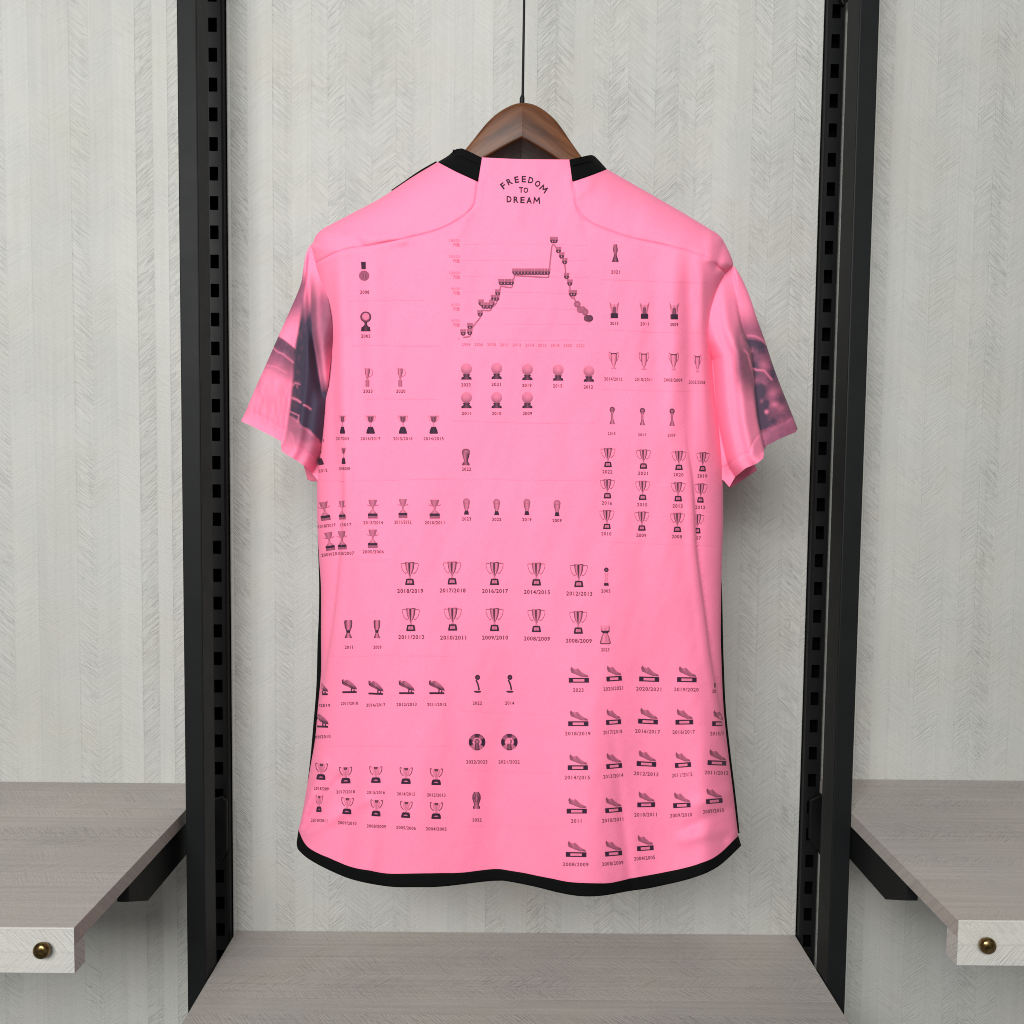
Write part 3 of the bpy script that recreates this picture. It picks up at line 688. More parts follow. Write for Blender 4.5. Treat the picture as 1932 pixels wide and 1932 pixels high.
def toneL(P):
    """night-stadium photo print on the left sleeve: dye density"""
    x, y = P[:, 0], P[:, 1]; xe = np.interp(y, edgeL[:, 1], edgeL[:, 0]); near = sstep(-1.5, 1.5, x - xe)
    n1 = vnoise(x / 9, y / 9, 11); n2 = vnoise(x / 22, y / 14, 12); n3 = vnoise(x / 4, y / 9, 13); n4 = vnoise(x / 5, y / 18, 14)
    far = 0.66 * sstep(500, 540, y) * (1 - sstep(570, 632, y + (x - 545) * .3))
    roof = 634 + (x - 524.7) * 0.55 + 0.006 * (x - 524.7) ** 2
    band = sstep(-1.5, 2.0, y - roof); body_ = (0.80 - 0.25 * sstep(15, 60, y - roof)) * (1 - sstep(50, 92, y - roof + 8 * n2))
    far = np.maximum(far, band * body_)
    far = np.maximum(far, band * 0.30 * (0.55 + 0.45 * n4) * (1 - sstep(775, 800, y - (x - 470) * .45)))
    far *= 1 - .55 * pl(x, y, [(515, 656), (524, 664), (534, 668), (545, 677), (554, 684)], 1.7)
    far *= 1 - .45 * pl(x, y, [(503, 689), (520, 692), (540, 703)], 1.6)
    xv = np.interp(y, valleyL[:, 1], valleyL[:, 0]); sr = sstep(-1.5, 2.5, x - xv)
    low = 782 + np.clip(x - 546, 0, 60) * 0.85
    ne = (0.97 - 0.10 * np.exp(-((x - xe - 8) / 9) ** 2)) * sstep(520, 618, y) * (1 - sstep(-5, 9, y - low + 4 * n1))
    ne = np.maximum(ne, sstep(-4, 4, y - low) * (0.52 + 0.14 * n2) * (1 - sstep(20, 75, y - low)))
    cap = 0.66 * sstep(505, 580, y) * (1 - sstep(640, 738, y)) * (1 - .25 * np.exp(-((x - xv - 14) / 6) ** 2))
    kk = sstep(700, 752, y); cap = cap * (1 - kk) + ne * kk
    ne = ne * (1 - sr) + cap * sr
    ne *= 1 - .6 * pl(x, y, [(553, 727), (557, 722), (565, 725)], 1.6)
    ne *= 1 - .45 * pl(x, y, [(560, 727), (561, 732)], 1.3)
    ne *= 1 - .8 * pl(x, y, [(552, 751), (560, 754), (567, 759)], 2.0)
    ne *= 1 - .7 * pl(x, y, [(573, 764), (580, 767), (586, 772)], 1.8)
    ne *= 1 - .7 * pl(x, y, [(546, 776), (564, 784), (562, 796)], 1.2)
    return np.clip((far * (1 - near) + ne * near) * (1 + .05 * n3) * 1.10, 0, 0.98)
def toneR(P):
    x, y = P[:, 0], P[:, 1]; xe = np.interp(y, edgeR[:, 1], edgeR[:, 0]); near = sstep(-1.5, 1.5, xe - x)
    n1 = vnoise(x / 8, y / 8, 21); n2 = vnoise(x / 18, y / 15, 22); n3 = vnoise(x / 4, y / 4, 23)
    o = x - xe
    far = 0.62 * sstep(568, 628, y - o * .1)
    arc = 634 + 0.012 * (x - 1412) ** 2 * .5 + (x - 1412) * .1
    dark = sstep(0, 9, y - arc)
    far = far * (1 - dark) + dark * (0.80 + .12 * n2)
    far = np.maximum(far, 0.94 * sstep(690, 735, y) * (1 - sstep(12, 46, o + 8 * n1)))
    far = far * (1 - 0.12 * sstep(20, 60, o) * sstep(690, 740, y))
    for (cx, cy, rx, ry, rt, am) in ((1445, 690, 12, 9, 25, .28), (1432, 655, 9, 6, 10, -.12), (1458, 742, 8, 8, 0, .3), (1446, 777, 4, 4, 0, .75), (1462, 763, 7, 5, 0, .5), (1437, 757, 4, 5, 0, .25), (1474, 770, 8, 8, 0, .3)):
        far = far * (1 - am * blob(x, y, cx, cy, rx, ry, rt))
    far *= 1 - .55 * pl(x, y, [(1411, 633), (1425, 634), (1438, 641), (1446, 650)], 1.8)
    far *= 1 - .65 * pl(x, y, [(1417, 694), (1428, 698), (1442, 699), (1450, 709), (1456, 716)], 1.7)
    far *= 1 - .5 * pl(x, y, [(1414, 668), (1418, 662)], 2.0)
    far = np.where(y + (x - 1505) * .42 > 783, np.minimum(far, 0.66 + .1 * n2), far)
    s_ = x - 1388
    ne = 0.66 * sstep(592, 640, y) * sstep(-9, 9, s_) * (1 - sstep(-34, 30, y - (722 + s_ * .75) + 3 * n1))
    ne = np.maximum(ne, 0.34 * blob(x, y, 1372, 882, 9, 14, 0))
    ne *= 1 - .4 * blob(x, y, 1398, 640, 5, 14, -15)
    ne *= 1 - .75 * pl(x, y, [(1404, 660), (1411, 668), (1415, 684), (1421, 705), (1423, 733)], 1.6)
    return np.clip((far * (1 - near) + ne * near) * (1 + .05 * n3) * 1.10, 0, 0.96)
def sleeve(outer, cuff, inner, f, tonef, edge, lab):
    out = np.vstack([cr(outer, 5), np.array(cuff)[1:], cr(inner, 4)])
    P, F = fill(out, 2.3, around(edge, (-4, -2, 0, 2, 4), 2.6))
    W = at(P[:, 0], P[:, 1], f(P)); T = tonef(P)
    dc, _, _ = pdist(P, np.array(cuff, float))
    F = np.array([t[::-1] for t in F]); isc = dc[F].mean(1) < 25
    obs = []
    for nm, sel, par in (('sleeve', ~isc, shirt), ('cuff', isc, None)):
        Fs = F[sel]; ids = np.unique(Fs); remap = np.zeros(len(P), int); remap[ids] = np.arange(len(ids))
        o = mk(nm, W[ids], remap[Fs].tolist(), M_SLEEVE, par or obs[0], True, T[ids])
        if o.data.polygons[len(o.data.polygons) // 2].normal.y > 0: o.data.flip_normals()
        obs.append(o)
    if lab: obs[0]['label'] = lab
    return obs[0]
sL = sleeve(slL_outer, slL_cuff, slL_in, fL, toneL, edgeL, 'pink sleeve with a dark night-stadium photo print')
sR = sleeve(slR_outer, slR_cuff, slR_in, fR, toneR, edgeR, 'pink sleeve with a purple photo print of players')
# far side of each sleeve opening
cloth('sleeve_lining', [(570, 868), (606, 870), (606, 910), (597, 908.5), (588, 908), (580, 904.5), (577, 893)], 3.0, M_LINING, sL, f=lambda P: Y0 + 0.03 + 0 * P[:, 0])
cloth('sleeve_lining', [(1360, 896), (1366, 908), (1377.8, 921), (1402, 905), (1428.5, 887), (1421, 870), (1396, 864), (1366, 870)], 3.0, M_LINING, sR, f=lambda P: Y0 + 0.026 + 0.00012 * (P[:, 0] - 1390))

# ------------------------------------------------------------------ prints on the back
GL = {}
def glyphs(s, bold=0.0):
    key = (s, bold)
    if key not in GL:
        c = bpy.data.curves.new('t', 'FONT'); c.body = s; c.size = 1.0; c.resolution_u = 2; c.offset = bold; c.align_x = 'CENTER'; c.space_character = 1.12
        o = bpy.data.objects.new('t', c); col.objects.link(o)
        dg = bpy.context.evaluated_depsgraph_get(); me = bpy.data.meshes.new_from_object(o.evaluated_get(dg))
        v = np.array([x.co[:2] for x in me.vertices]).reshape(-1, 2); fs = [tuple(p.vertices) for p in me.polygons]
        bpy.data.objects.remove(o); bpy.data.curves.remove(c); bpy.data.meshes.remove(me)
        mn, mx = v.min(0), v.max(0); v = (v - (mn + mx) / 2) / (mx - mn)
        GL[key] = (v, fs)
    return GL[key]
OFF = 0.00024
NPUT = [0]
def put(name, pts, faces, tone, parent=None, layer=0):
    NPUT[0] += 1
    W = pat(pts, {'printed_rule': 0.00012, 'printed_boot': 0.0007}.get(name, OFF) + 0.00009 * np.asarray(layer) + 0.000001 * (NPUT[0] % 60))
    o = mk(name, W, faces, M_PINK, parent or back, True, tone)
    return o
def rotp(P, a):
    c, s = math.cos(math.radians(a)), math.sin(math.radians(a)); return np.stack([P[:, 0] * c - P[:, 1] * s, P[:, 0] * s + P[:, 1] * c], 1)
def text(s, cx, cy, wd=None, h=6.4, rot=0, tone=0.90, bold=0.022, name='printed_year'):
    v, fs = glyphs(s, bold)
    if wd is None: wd = {4: 17.5, 9: 37}.get(len(s), 4.2 * len(s))
    P = np.stack([v[:, 0] * wd, -v[:, 1] * h], 1); P = rotp(P, rot) + (cx, cy)
    return put(name, P, fs, np.full(len(P), tone))

class Icon:
    def __init__(s): s.V, s.F, s.T, s.L, s.k = [], [], [], [], 0
    def add(s, pts, faces, tone):
        n = len(s.V); s.V += [tuple(p) for p in pts]; s.F += [tuple(n + i for i in f) for f in faces]
        s.T += list(np.broadcast_to(np.asarray(tone, float), (len(pts),))); s.L += [s.k] * len(pts); s.k += 1
        return s
    def lathe(s, prof, tones):
        tones = np.interp(np.linspace(0, 1, max(9, len(tones))), np.linspace(0, 1, len(tones)), tones); k = len(tones); pts = []; tn = []
        for row in prof:
            y, hw = row[0], row[1]; mul = row[2] if len(row) > 2 else 1.0
            for j in range(k):
                pts.append((hw * (2 * j / (k - 1) - 1), y)); tn.append(min(0.98, tones[j] * mul))
        fs = [(i * k + j, i * k + j + 1, (i + 1) * k + j + 1, (i + 1) * k + j) for i in range(len(prof) - 1) for j in range(k - 1)]
        return s.add(pts, fs, tn)
    def stroke(s, pts, wd, tone, smooth=6):
        P = cr(pts, smooth) if smooth else np.array(pts, float)
        T = np.gradient(P, axis=0); T /= np.hypot(*T.T)[:, None] + 1e-9; Nn = np.stack([-T[:, 1], T[:, 0]], 1) * wd / 2
        n = len(P); return s.add(np.vstack([P - Nn, P + Nn]), [(i, i + 1, n + i + 1, n + i) for i in range(n - 1)], tone)
    def poly(s, pts, tone): return s.add(pts, [tuple(range(len(pts)))], tone)
    def disc(s, cx, cy, r, tin, tout, ry=None, n=16, ttop=None):
        ry = ry or r; pts = [(cx, cy)]; tn = [tin]
        for rr in (0.6, 1.0):
            for i in range(n):
                a = 2 * math.pi * i / n; pts.append((cx + r * rr * math.cos(a), cy + ry * rr * math.sin(a)))
                t = tin * (1 - rr) + tout * rr if rr < 1 else tout
                if ttop is not None: t = t + ttop * math.sin(a) * rr
                tn.append(t)
        fs = [(0, 1 + i, 1 + (i + 1) % n) for i in range(n)] + [(1 + i, 1 + n + i, 1 + n + (i + 1) % n, 1 + (i + 1) % n) for i in range(n)]
        return s.add(pts, fs, np.clip(tn, 0.02, 0.98))
METAL = [.75, .25, .12, .55, .8, .15, .35, .65]
def i_cup():
    c = Icon()
    for q in (-1, 1): c.stroke([(q * 13, -19), (q * 22, -19.5), (q * 25, -17), (q * 21, -7), (q * 13, 0), (q * 9, -2)], 1.5, .55)
    c.lathe([(-22, 13.5, 1.2), (-19, 13), (-10, 11.5), (-3, 8), (2, 3.5), (6, 1.5)], [.85, .45, .2, .75, .95, .25, .2, .6, .85])
    c.lathe([(6, 1.4), (9, 3), (12, 8)], [.6, .2, .5]); c.lathe([(-22, 13.5), (-20.5, 13.4)], [.7, .4, .5, .85, .6])
    c.lathe([(10, 10), (14, 11.5), (20, 13), (22, 13)], [.92, .9, .92]); c.lathe([(13, 6.5), (19, 7.5)], [.25, .45, .3])
    return c
def i_medal():
    c = Icon(); c.poly([(-5, -18), (4, -18), (4, -4), (-4, -4)], .82)
    c.disc(1, 8, 10, .5, .62, n=9); c.stroke([(-1, 4), (-1, 12)], 2, .7); c.stroke([(4, 4), (4, 12)], 2, .68); return c
def i_globe():
    c = Icon(); c.disc(0, -8, 10.5, .25, .85); c.disc(0, -9, 7, .12, .3); c.lathe([(2, 3), (6, 2), (10, 5), (11, 8), (19, 9)], [.9, .75, .9]); return c
def i_slim():
    c = Icon(); c.lathe([(-17, 4), (-10, 5), (-2, 2.5), (4, 1.5)], [.8, .2, .5, .75]); c.stroke([(-5, -18), (-3, -13)], 1.2, .5); c.stroke([(3, -17), (9, -13), (9, -5), (3, -1)], 1.0, .4)
    c.lathe([(5, 3.5), (17, 3.5)], [.6, .4, .6]); return c
def i_copa():
    c = Icon()
    for q in (-1, 1): c.stroke([(q * 5, -13), (q * 9, -16), (q * 8, -9), (q * 4, -4)], 1.0, .35)
    c.lathe([(-16, 8, .4), (-13, 6), (-7, 5), (-3, 2)], [.55, .75, .6, .8, .5]); c.lathe([(-3, 1), (6, .8)], [.35, .2, .35])
    c.lathe([(5, 4), (8, 5.5), (12, 7), (16, 8), (18, 7.5)], [.9, .8, .92]); return c
def i_super():
    c = Icon(); c.lathe([(-17, 9), (-8, 7), (-5, 5), (-2, 2), (5, 1.6)], [.6, .45, .35, .5, .62])
    for q in (-1, 1): c.stroke([(q * 4, -4), (q * 9, -5), (q * 12, -7)], 1.4, .45)
    c.lathe([(4, 1.5), (10, 7), (13, 9)], [.55, .2, .55]); c.lathe([(12, 10), (17, 10)], [.92, .85, .92]); c.lathe([(17, 10), (22, 10)], [.6, .55, .6]); return c
def i_ball():
    c = Icon(); c.disc(0, -5, 10.5, .22, .40, ttop=.2); c.lathe([(5, 7), (9, 5), (11, 9), (15, 10)], [.9, .7, .9]); return c
def i_world():
    c = Icon(); c.disc(0, -9, 6, .35, .75); c.lathe([(-6, 5.5), (0, 4.5), (6, 2.8), (10, 3.5)], [.8, .35, .7, .85]); c.lathe([(10, 4), (12, 5), (15, 5.5)], [.85, .5, .9]); return c
def i_best():
    c = Icon(); c.disc(0, -8, 6.3, .25, .6, ttop=.1); c.lathe([(-5, 5.5), (0, 5), (6, 3), (9, 2.8)], [.75, .35, .3, .7]); c.lathe([(8, 3), (14, 4.3), (15, 4.3)], [.92, .85, .92]); return c
def i_vase():
    c = Icon(); c.lathe([(-17, 3.2), (-14, 3.6), (-6, 4.6), (0, 2.8), (4, 2.2)], [.85, .45, .6, .85]); c.lathe([(2, 2), (8, 4), (14, 6), (16, 6)], [.85, .6, .9]); return c
def i_star():
    c = Icon()
    for q in (-1, 1): c.add([(q * 9.5, -16.5), (q * 5.5, -11), (q * 5.5, -2), (q * 6, 4), (q * 8, -9)], [(0, 1, 4), (1, 2, 4), (2, 3, 4)], .5)
    c.lathe([(-11, 5.5, .6), (-4, 5), (6, 6.5)], [.3, .12, .6, .15, .35]); c.lathe([(-6, 3), (6, 4)], [.7, .65, .7]); c.lathe([(6, 7), (15, 7)], [.92, .88, .93]); return c
def i_eared():
    c = Icon()
    for q in (-1, 1): c.stroke([(q * 5, -13), (q * 8, -16), (q * 9, -8), (q * 6, 0)], 1.2, .5)
    c.lathe([(-14, 5.5, 1.2), (-10, 6), (0, 5.5), (8, 3), (11, 1.4), (14, 1.5), (16, 5)], [.85, .25, .10, .2, .35, .8]); c.lathe([(-14, 5.5), (-12, 5.8)], [.85, .7, .85]); return c
def i_club():
    c = Icon(); c.disc(0, -10.5, 5, .35, .9); c.lathe([(-7, 4), (-3, 1.8), (5, 1.8), (11, 3), (15, 4.5), (17, 5)], [.8, .3, .75]); return c
def i_shoe_bar():
    c = Icon()
    c.add([(-14, -6), (-15, -13), (-12, -15), (-10, -12), (-5, -14), (0, -12.5), (7, -7), (13, 0), (15, 5), (6, 4), (-2, 0), (-9, -3)], [(0, 1, 2, 3, 11), (3, 4, 5, 10, 11), (5, 6, 9, 10), (6, 7, 8, 9)], [.9, .85, .7, .4, .55, .35, .4, .7, .9, .85, .6, .75])
    c.stroke([(-11, -10), (-3, -4), (8, 2)], 1.2, .8); c.lathe([(8, 14), (11.5, 14)], [.97, .96, .97]); c.stroke([(4, 3), (4, 8)], 2, .8, 0); c.stroke([(9, 5), (9, 8)], 2, .85, 0); return c
def i_shoe_box():
    c = Icon()
    c.add([(-16, -13), (-14, -18), (-11, -14.5), (-6, -13.5), (-2, -15), (4, -9), (10, -4), (17, -1), (18, 2.5), (8, 2), (-4, -3), (-14, -6)], [(0, 1, 2, 10, 11), (2, 3, 4, 10), (4, 5, 9, 10), (5, 6, 7, 8, 9)], [.55, .68, .42, .36, .5, .38, .45, .5, .72, .55, .5, .6])
    c.stroke([(-13, -7), (-2, -2), (8, 2)], 1.4, .6)
    c.lathe([(4, 19), (13.5, 19)], [.95, .93, .9, .95]); c.lathe([(6.5, 10.5), (11.5, 10.5)], [.14, .2, .16]); return c
def i_mls():
    c = Icon(); c.disc(0, -12, 5, .7, .9); c.stroke([(-3, -7), (1, 2), (3, 12)], 3.2, .8); c.disc(0, 15, 7.5, .75, .9, 2); return c
def i_hex():
    c = Icon(); n = 24; c.disc(0, 0, 16, .35, .55, n=24, ttop=-.12)
    for a0, a1, t in ((-30, 35, .85), (150, 205, .85), (250, 290, .8), (70, 110, .75)):
        ang = np.radians(np.linspace(a0, a1, 7)); c.add([(9 * math.cos(a), 9 * math.sin(a)) for a in ang] + [(16 * math.cos(a), 16 * math.sin(a)) for a in ang], [(i, i + 1, 8 + i, 7 + i) for i in range(6)], t)
    c.poly([(9 * math.cos(math.radians(60 * i)), 8.5 * math.sin(math.radians(60 * i))) for i in range(6)], .15); c.disc(0, -1, 5, .4, .75); c.lathe([(3, 4), (14, 4)], [.8, .6, .8]); return c
def i_sup2():
    c = Icon(); c.lathe([(-17, 6), (-13, 7), (-3, 6), (3, 3.5), (8, 3), (15, 6), (17, 6)], [.92, .6, .25, .5, .9]); c.lathe([(2, 4), (7, 2)], [.9, .8, .9]); return c
def i_rey():
    c = Icon()
    for q in (-1, 1): c.stroke([(q * 8, -13), (q * 11.5, -14), (q * 10, -4), (q * 5, 2)], 1.5, .7)
    c.lathe([(-14, 4, 1.6), (-11, 7, .7), (-2, 5), (3, 2), (7, 2)], [.35, .2, .4, .2, .35]); c.lathe([(-14, 3.5), (-9, 3)], [.8, .7, .8]); c.lathe([(7, 6), (10, 8), (16, 9), (18, 8.5)], [.96, .95, .96]); c.lathe([(11.5, 2), (14, 5)], [.5, .3, .5]); return c
def i_pillar():
    c = Icon(); c.disc(0, -12, 4.4, .6, .95); c.lathe([(-6, 4), (0, 2), (8, 3), (13, 4)], [.3, .1, .25]); c.lathe([(13, 4), (18, 4.5)], [.9, .8, .9]); return c
def i_hour():
    c = Icon(); c.lathe([(-18, 9, .5), (-10, 8.5), (-5, 7.5)], [.6, .1, .3, .15, .6]); c.lathe([(-8, 9), (-6, 7), (-3, 4.5)], [.85, .8, .85]); c.lathe([(-3, 4.2), (4, 7.5), (14, 10)], [.85, .15, .1, .4, .12, .85]); c.stroke([(-10, 14), (-8, 16.5), (8, 16.5), (10, 14)], 1.8, .85, 0); return c
def i_lc():
    c = Icon(); c.lathe([(-16, 4), (-10, 7.5), (-3, 8), (6, 5), (10, 4), (11, 6.5), (16, 6.5)], [.9, .5, .35, .6, .9]); c.lathe([(-14, 1), (-4, 4.5), (6, 1)], [.85, .4, .85]); return c
ICON = {k: f() for k, f in dict(cup=i_cup, medal=i_medal, globe=i_globe, slim=i_slim, copa=i_copa, supr=i_super, ball=i_ball, world=i_world, best=i_best, vase=i_vase, star=i_star, eared=i_eared, club=i_club, shoebar=i_shoe_bar, shoebox=i_shoe_box, mls=i_mls, hex=i_hex, sup2=i_sup2, rey=i_rey, pillar=i_pillar, hour=i_hour, lc=i_lc).items()}
def icon(kind, cx, cy, sx=1.0, sy=1.0, rot=0, clip=None, gain=1.0, name=None):
    c = ICON[kind]; P = np.array(c.V, float) * (sx, sy); P = rotp(P, rot) + (cx, cy); F = c.F; T = np.clip(np.array(c.T) * 1.15 * gain + 0.04, 0, 0.99)
    if clip is not None:
        lo, hi = clip; F = [f for f in F if lo <= np.mean([P[i, 0] for i in f]) <= hi]; P[:, 0] = np.clip(P[:, 0], lo, hi)
    nm = name or ('printed_boot' if kind.startswith('shoe') else 'printed_medal' if kind in ('medal', 'hex') else 'printed_trophy')
    return put(nm, P, F, T, layer=c.L)

icon('medal', 686, 512); text('2008', 688, 551)
icon('globe', 690, 606); text('2005', 690, 634)
for x, s in ((693, '2023'), (755, '2020')): icon('slim', x, 712); text(s, x + 1, 738)
for x, s, k, wd in ((646, '2017/2018', .6, 24), (699, '2016/2017', 1, 37), (760, '2015/2016', .95, 36), (818, '2014/2015', 1, 38)): icon('copa', x, 800, k); text(s, x, 827.5, wd, tone=.82)
text('21', 606.5, 831, 8, tone=.82); icon('copa', 648, 859, .45, .9); text('2008/2009', 650, 884, 21, tone=.82)
icon('copa', 603, 860, .7, .95, -8, (599.5, 620), name='printed_trophy'); text('2012', 609, 888, 17, rot=-6, tone=.82)
for x, y, s, k, r, wd, dx in ((612, 962, '2018/2019', .9, -8, 34, 4), (645, 960, '/2017', .6, -2, 22, 7), (703, 958, '2013/2014', .9, 0, 37, 1), (760, 957, '2011/2012', .82, 0, 32, 0), (820, 958, '2010/2011', .95, 0, 37, 0)):
    icon('supr', x, y, k, .9, r); text(s, x + dx, y + 28 + (2 if r else 0), wd, rot=r * .9, tone=.82)
for x, y, s, k, r, wd, dx in ((621, 1019, '2009/20', .85, -8, 30, 0), (645, 1017, '08/2007', .8, -2, 30, 8), (703, 1014, '2005/2006', .9, 0, 40, 1)):
    icon('supr', x, y, k, .88, r); text(s, x + dx, y + 27, wd, rot=r * .9, tone=.82)
for x, s, k in ((657, '2011', 1.1), (711, '2009', .9)): icon('sup2', x, 1187, k); text(s, x + 1, 1221, 15)
for row in (((773, 1082, '2018/2019', 1115), (853, 1081, '2017/2018', 1114), (933, 1082, '2016/2017', 1115), (1012, 1083, '2014/2015', 1117), (1092, 1086, '2012/2013', 1120)),
            ((775, 1169, '2011/2012', 1202), (854, 1168, '2010/2011', 1203), (933, 1169, '2009/2010', 1203), (1012, 1171, '2008/2009', 1205), (1091, 1174, '2008/2009', 1209))):
    for x, y, s, ly in row: icon('cup', x, y, .64 * 1.02, .98); text(s, x + 1, ly, 49, 8, 1.0 if x > 1000 else 0, .9)
icon('pillar', 1144, 1087); text('2005', 1143, 1115); icon('hour', 1142, 1198); text('2023', 1142, 1226, 15.5)
for x, y, s in ((880, 701, '2023'), (937, 700, '2021'), (995, 702, '2019'), (1053, 703, '2015'), (1111, 705, '2012')): icon('ball', x, y); text(s, x - 1, y + 25)
for x, s in ((880, '2011'), (937, '2010'), (995, '2009')): icon('ball', x, 755); text(s, x, 780)
icon('world', 879, 862, 1.3, 1.05); text('2022', 880, 885)
for x, y, s in ((880, 955, '2023'), (937, 956, '2022'), (994, 956, '2019'), (1051, 958, '2009')): icon('best', x, y, 1.05, 1.05); text(s, x, y + 24)
icon('vase', 1161, 478); text('2021', 1161, 513, 16)
for x, y, s in ((1159, 585, '2015'), (1216, 586, '2011'), (1272, 587, '2009')): icon('star', x, y); text(s, x, y + 25, 15.5)
for x, y, s, k, wd in ((1158, 680, '2014/2015', 1, 34), (1215, 681, '2010/2011', 1, 33), (1271, 682, '2008/2009', 1, 35), (1316, 686, '2005/2006', .75, 31)): icon('eared', x, y, k); text(s, x - 1, y + 35, wd, tone=.82, rot=1)
for x, y, s in ((1155, 783, '2015'), (1212, 785, '2011'), (1268, 786, '2009')): icon('club', x, y); text(s, x - 1, y + 35, 14.5, 5.6, tone=.82)
for yb, ss in ((863, ('2022', '2021', '2020', '2019')), (922, ('2016', '2015', '2013', '2012')), (980, ('2010', '2009', '2008', '07'))):
    for j, s in enumerate(ss):
        x = (1147, 1214, 1281, 1326)[j] - (yb - 863) / 59 * (1, 1.5, 1.5, 4)[j]; y = yb + (0, 3, 5.5, 8)[j]
        half = (s == '07')
        icon('cup', x - (2 if half else 0), y, .54 if j < 3 else .47, .82, 2 if j == 3 else 0, (1312.5, 1400) if half else None); text(s, x + (-1 if not half else 0), y + 27, 9 if half else 19, 6.8, 1.5, .85)
for x, y, s, k, r, wd, cl_ in ((612, 1300, '/2019', 1, 0, 22, (606.5, 640)), (659, 1296, '2017/2018', .95, -1, 32, None), (709, 1299, '2016/2017', .97, 2, 36, None), (767, 1298, '2012/2013', 1.0, 0, 38, None), (824, 1298, '2011/2012', 1, 0, 36, None)):
    icon('shoebar', x if cl_ is None else 604, y, k, 1, r, cl_); text(s, x, y + 31, wd, 6.2, rot=-1)
icon('shoebar', 605, 1361, 1, 1, 2, (598, 640)); text('09/2010', 609, 1390, 29, rot=-4)
for x, s in ((901, '2022'), (962, '2014')): icon('mls', x, 1290, .95); text(s, x - .5, 1326.5)
for x, s in ((900, '2022/2023'), (961, '2021/2022')): icon('hex', x, 1400, .98, .98); text(s, x - .5, 1437.5, 40, 6.6, tone=.88)
icon('lc', 899, 1510); text('2022', 900, 1547, 17.5, tone=.88)
for x, y, s, k, ly, r, wd in ((606, 1454, '2018/209', .95, 1488, 3, 28), (652, 1461, '2017/2018', 1, 1494, -1, 35), (709, 1460, '2015/2016', 1, 1495, 0, 34), (766, 1462, '2014/2015', 1, 1498, 1, 34), (823, 1464, '2012/2013', 1, 1500, 1, 35),
                           (602, 1515, '2010/2011', .55, 1548, 2, 31), (655, 1519, '2009/2010', .95, 1553, 3, 35), (710, 1523, '2008/2009', .95, 1559, 3, 36), (766, 1526, '2005/2006', .95, 1562, 3, 37), (823, 1528, '2004/2005', 1, 1564, 1, 39)):
    icon('rey', x, y, k, .95, r); text(s, x, ly, wd, 6.4, r, .86)
SH = [(1092, 1275, '2023', 1, 0, None), (1158, 1272, '2020/2021', .76, -4, None), (1225, 1273, '2020/2021', .99, 2, None), (1296, 1274, '2019/2020', .97, 1, None),
      (1091, 1357, '2018/2019', 1, 0, None), (1157, 1354, '2017/2018', .74, -4, None), (1223, 1353, '2016/2017', .98, 3, None), (1291, 1354, '2016/2017', .88, -1, None), (1359, 1357, '2015/2', .8, 0, (1330, 1364.5)),
      (1090, 1440, '2014/2015', 1, 0, None), (1158, 1437, '2013/2014', .78, -5, None), (1220, 1433, '2012/2013', .97, 3, None), (1288, 1435, '2011/2012', .8, -4, None), (1353, 1431, '2011/2012', .93, 2, None),
      (1088, 1522, '2011', 1, 0, None), (1157, 1520, '2010/2011', .83, -5, None), (1219, 1510, '2010/2011', .88, -1, None), (1286, 1511, '2009/2010', .86, -3, None), (1347, 1503, '2009/2010', .82, -5, None),
      (1087, 1604, '2008/2009', 1.02, 1, None), (1157, 1602, '2008/2009', .84, -5, None), (1217, 1592, '2004/2005', .82, -4, None)]
for x, y, s, k, r, c_ in SH:
    icon('shoebox', x, y, k, .95, r, c_)
    wd = 20 if len(s) == 4 else 26 if c_ else 46 * k + 2
    text(s, x - (6 if c_ else 1), y + 27, wd, 7.4, r, .82)
icon('shoebox', 1361, 1285, .7, .9, 0, (1346.5, 1350)); text('20', 1347.5, 1304, 7, 7, 2, .82)
# thin printed rules between the rows
def rule(x0, x1, y0, y1=None, tone=.10, wd=1.6):
    y1 = y0 if y1 is None else y1; n = max(4, int((x1 - x0) / 6)); xs = np.linspace(x0, x1, n); ys = np.linspace(y0, y1, n) + 1.2 * vnoise(xs / 55, xs * 0 + y0, 5)
    P = np.vstack([np.stack([xs, ys - wd / 2], 1), np.stack([xs, ys + wd / 2], 1)])
    tn = np.concatenate([tone * (0.75 + .5 * vnoise(xs / 20, xs * 0 + y0, 6))] * 2)
    put('printed_rule', P, [(i, i + 1, n + i + 1, n + i) for i in range(n - 1)], np.clip(tn, 0, 1))
for a in ((660, 800, 567), (665, 828, 652), (690, 825, 753), (852, 1122, 795, 798), (605, 850, 907, 904), (850, 1128, 904, 907), (622, 852, 1238, 1237), (1133, 1335, 527, 533), (1133, 1335, 622, 628), (1133, 1345, 733, 740),
          (868, 1048, 1341, 1349), (605, 850, 1406, 1408), (866, 1040, 1452, 1459), (868, 1050, 1558, 1562), (1126, 1355, 1022, 1030), (640, 742, 1056, 1055)): rule(*a, tone=.05, wd=2.2)

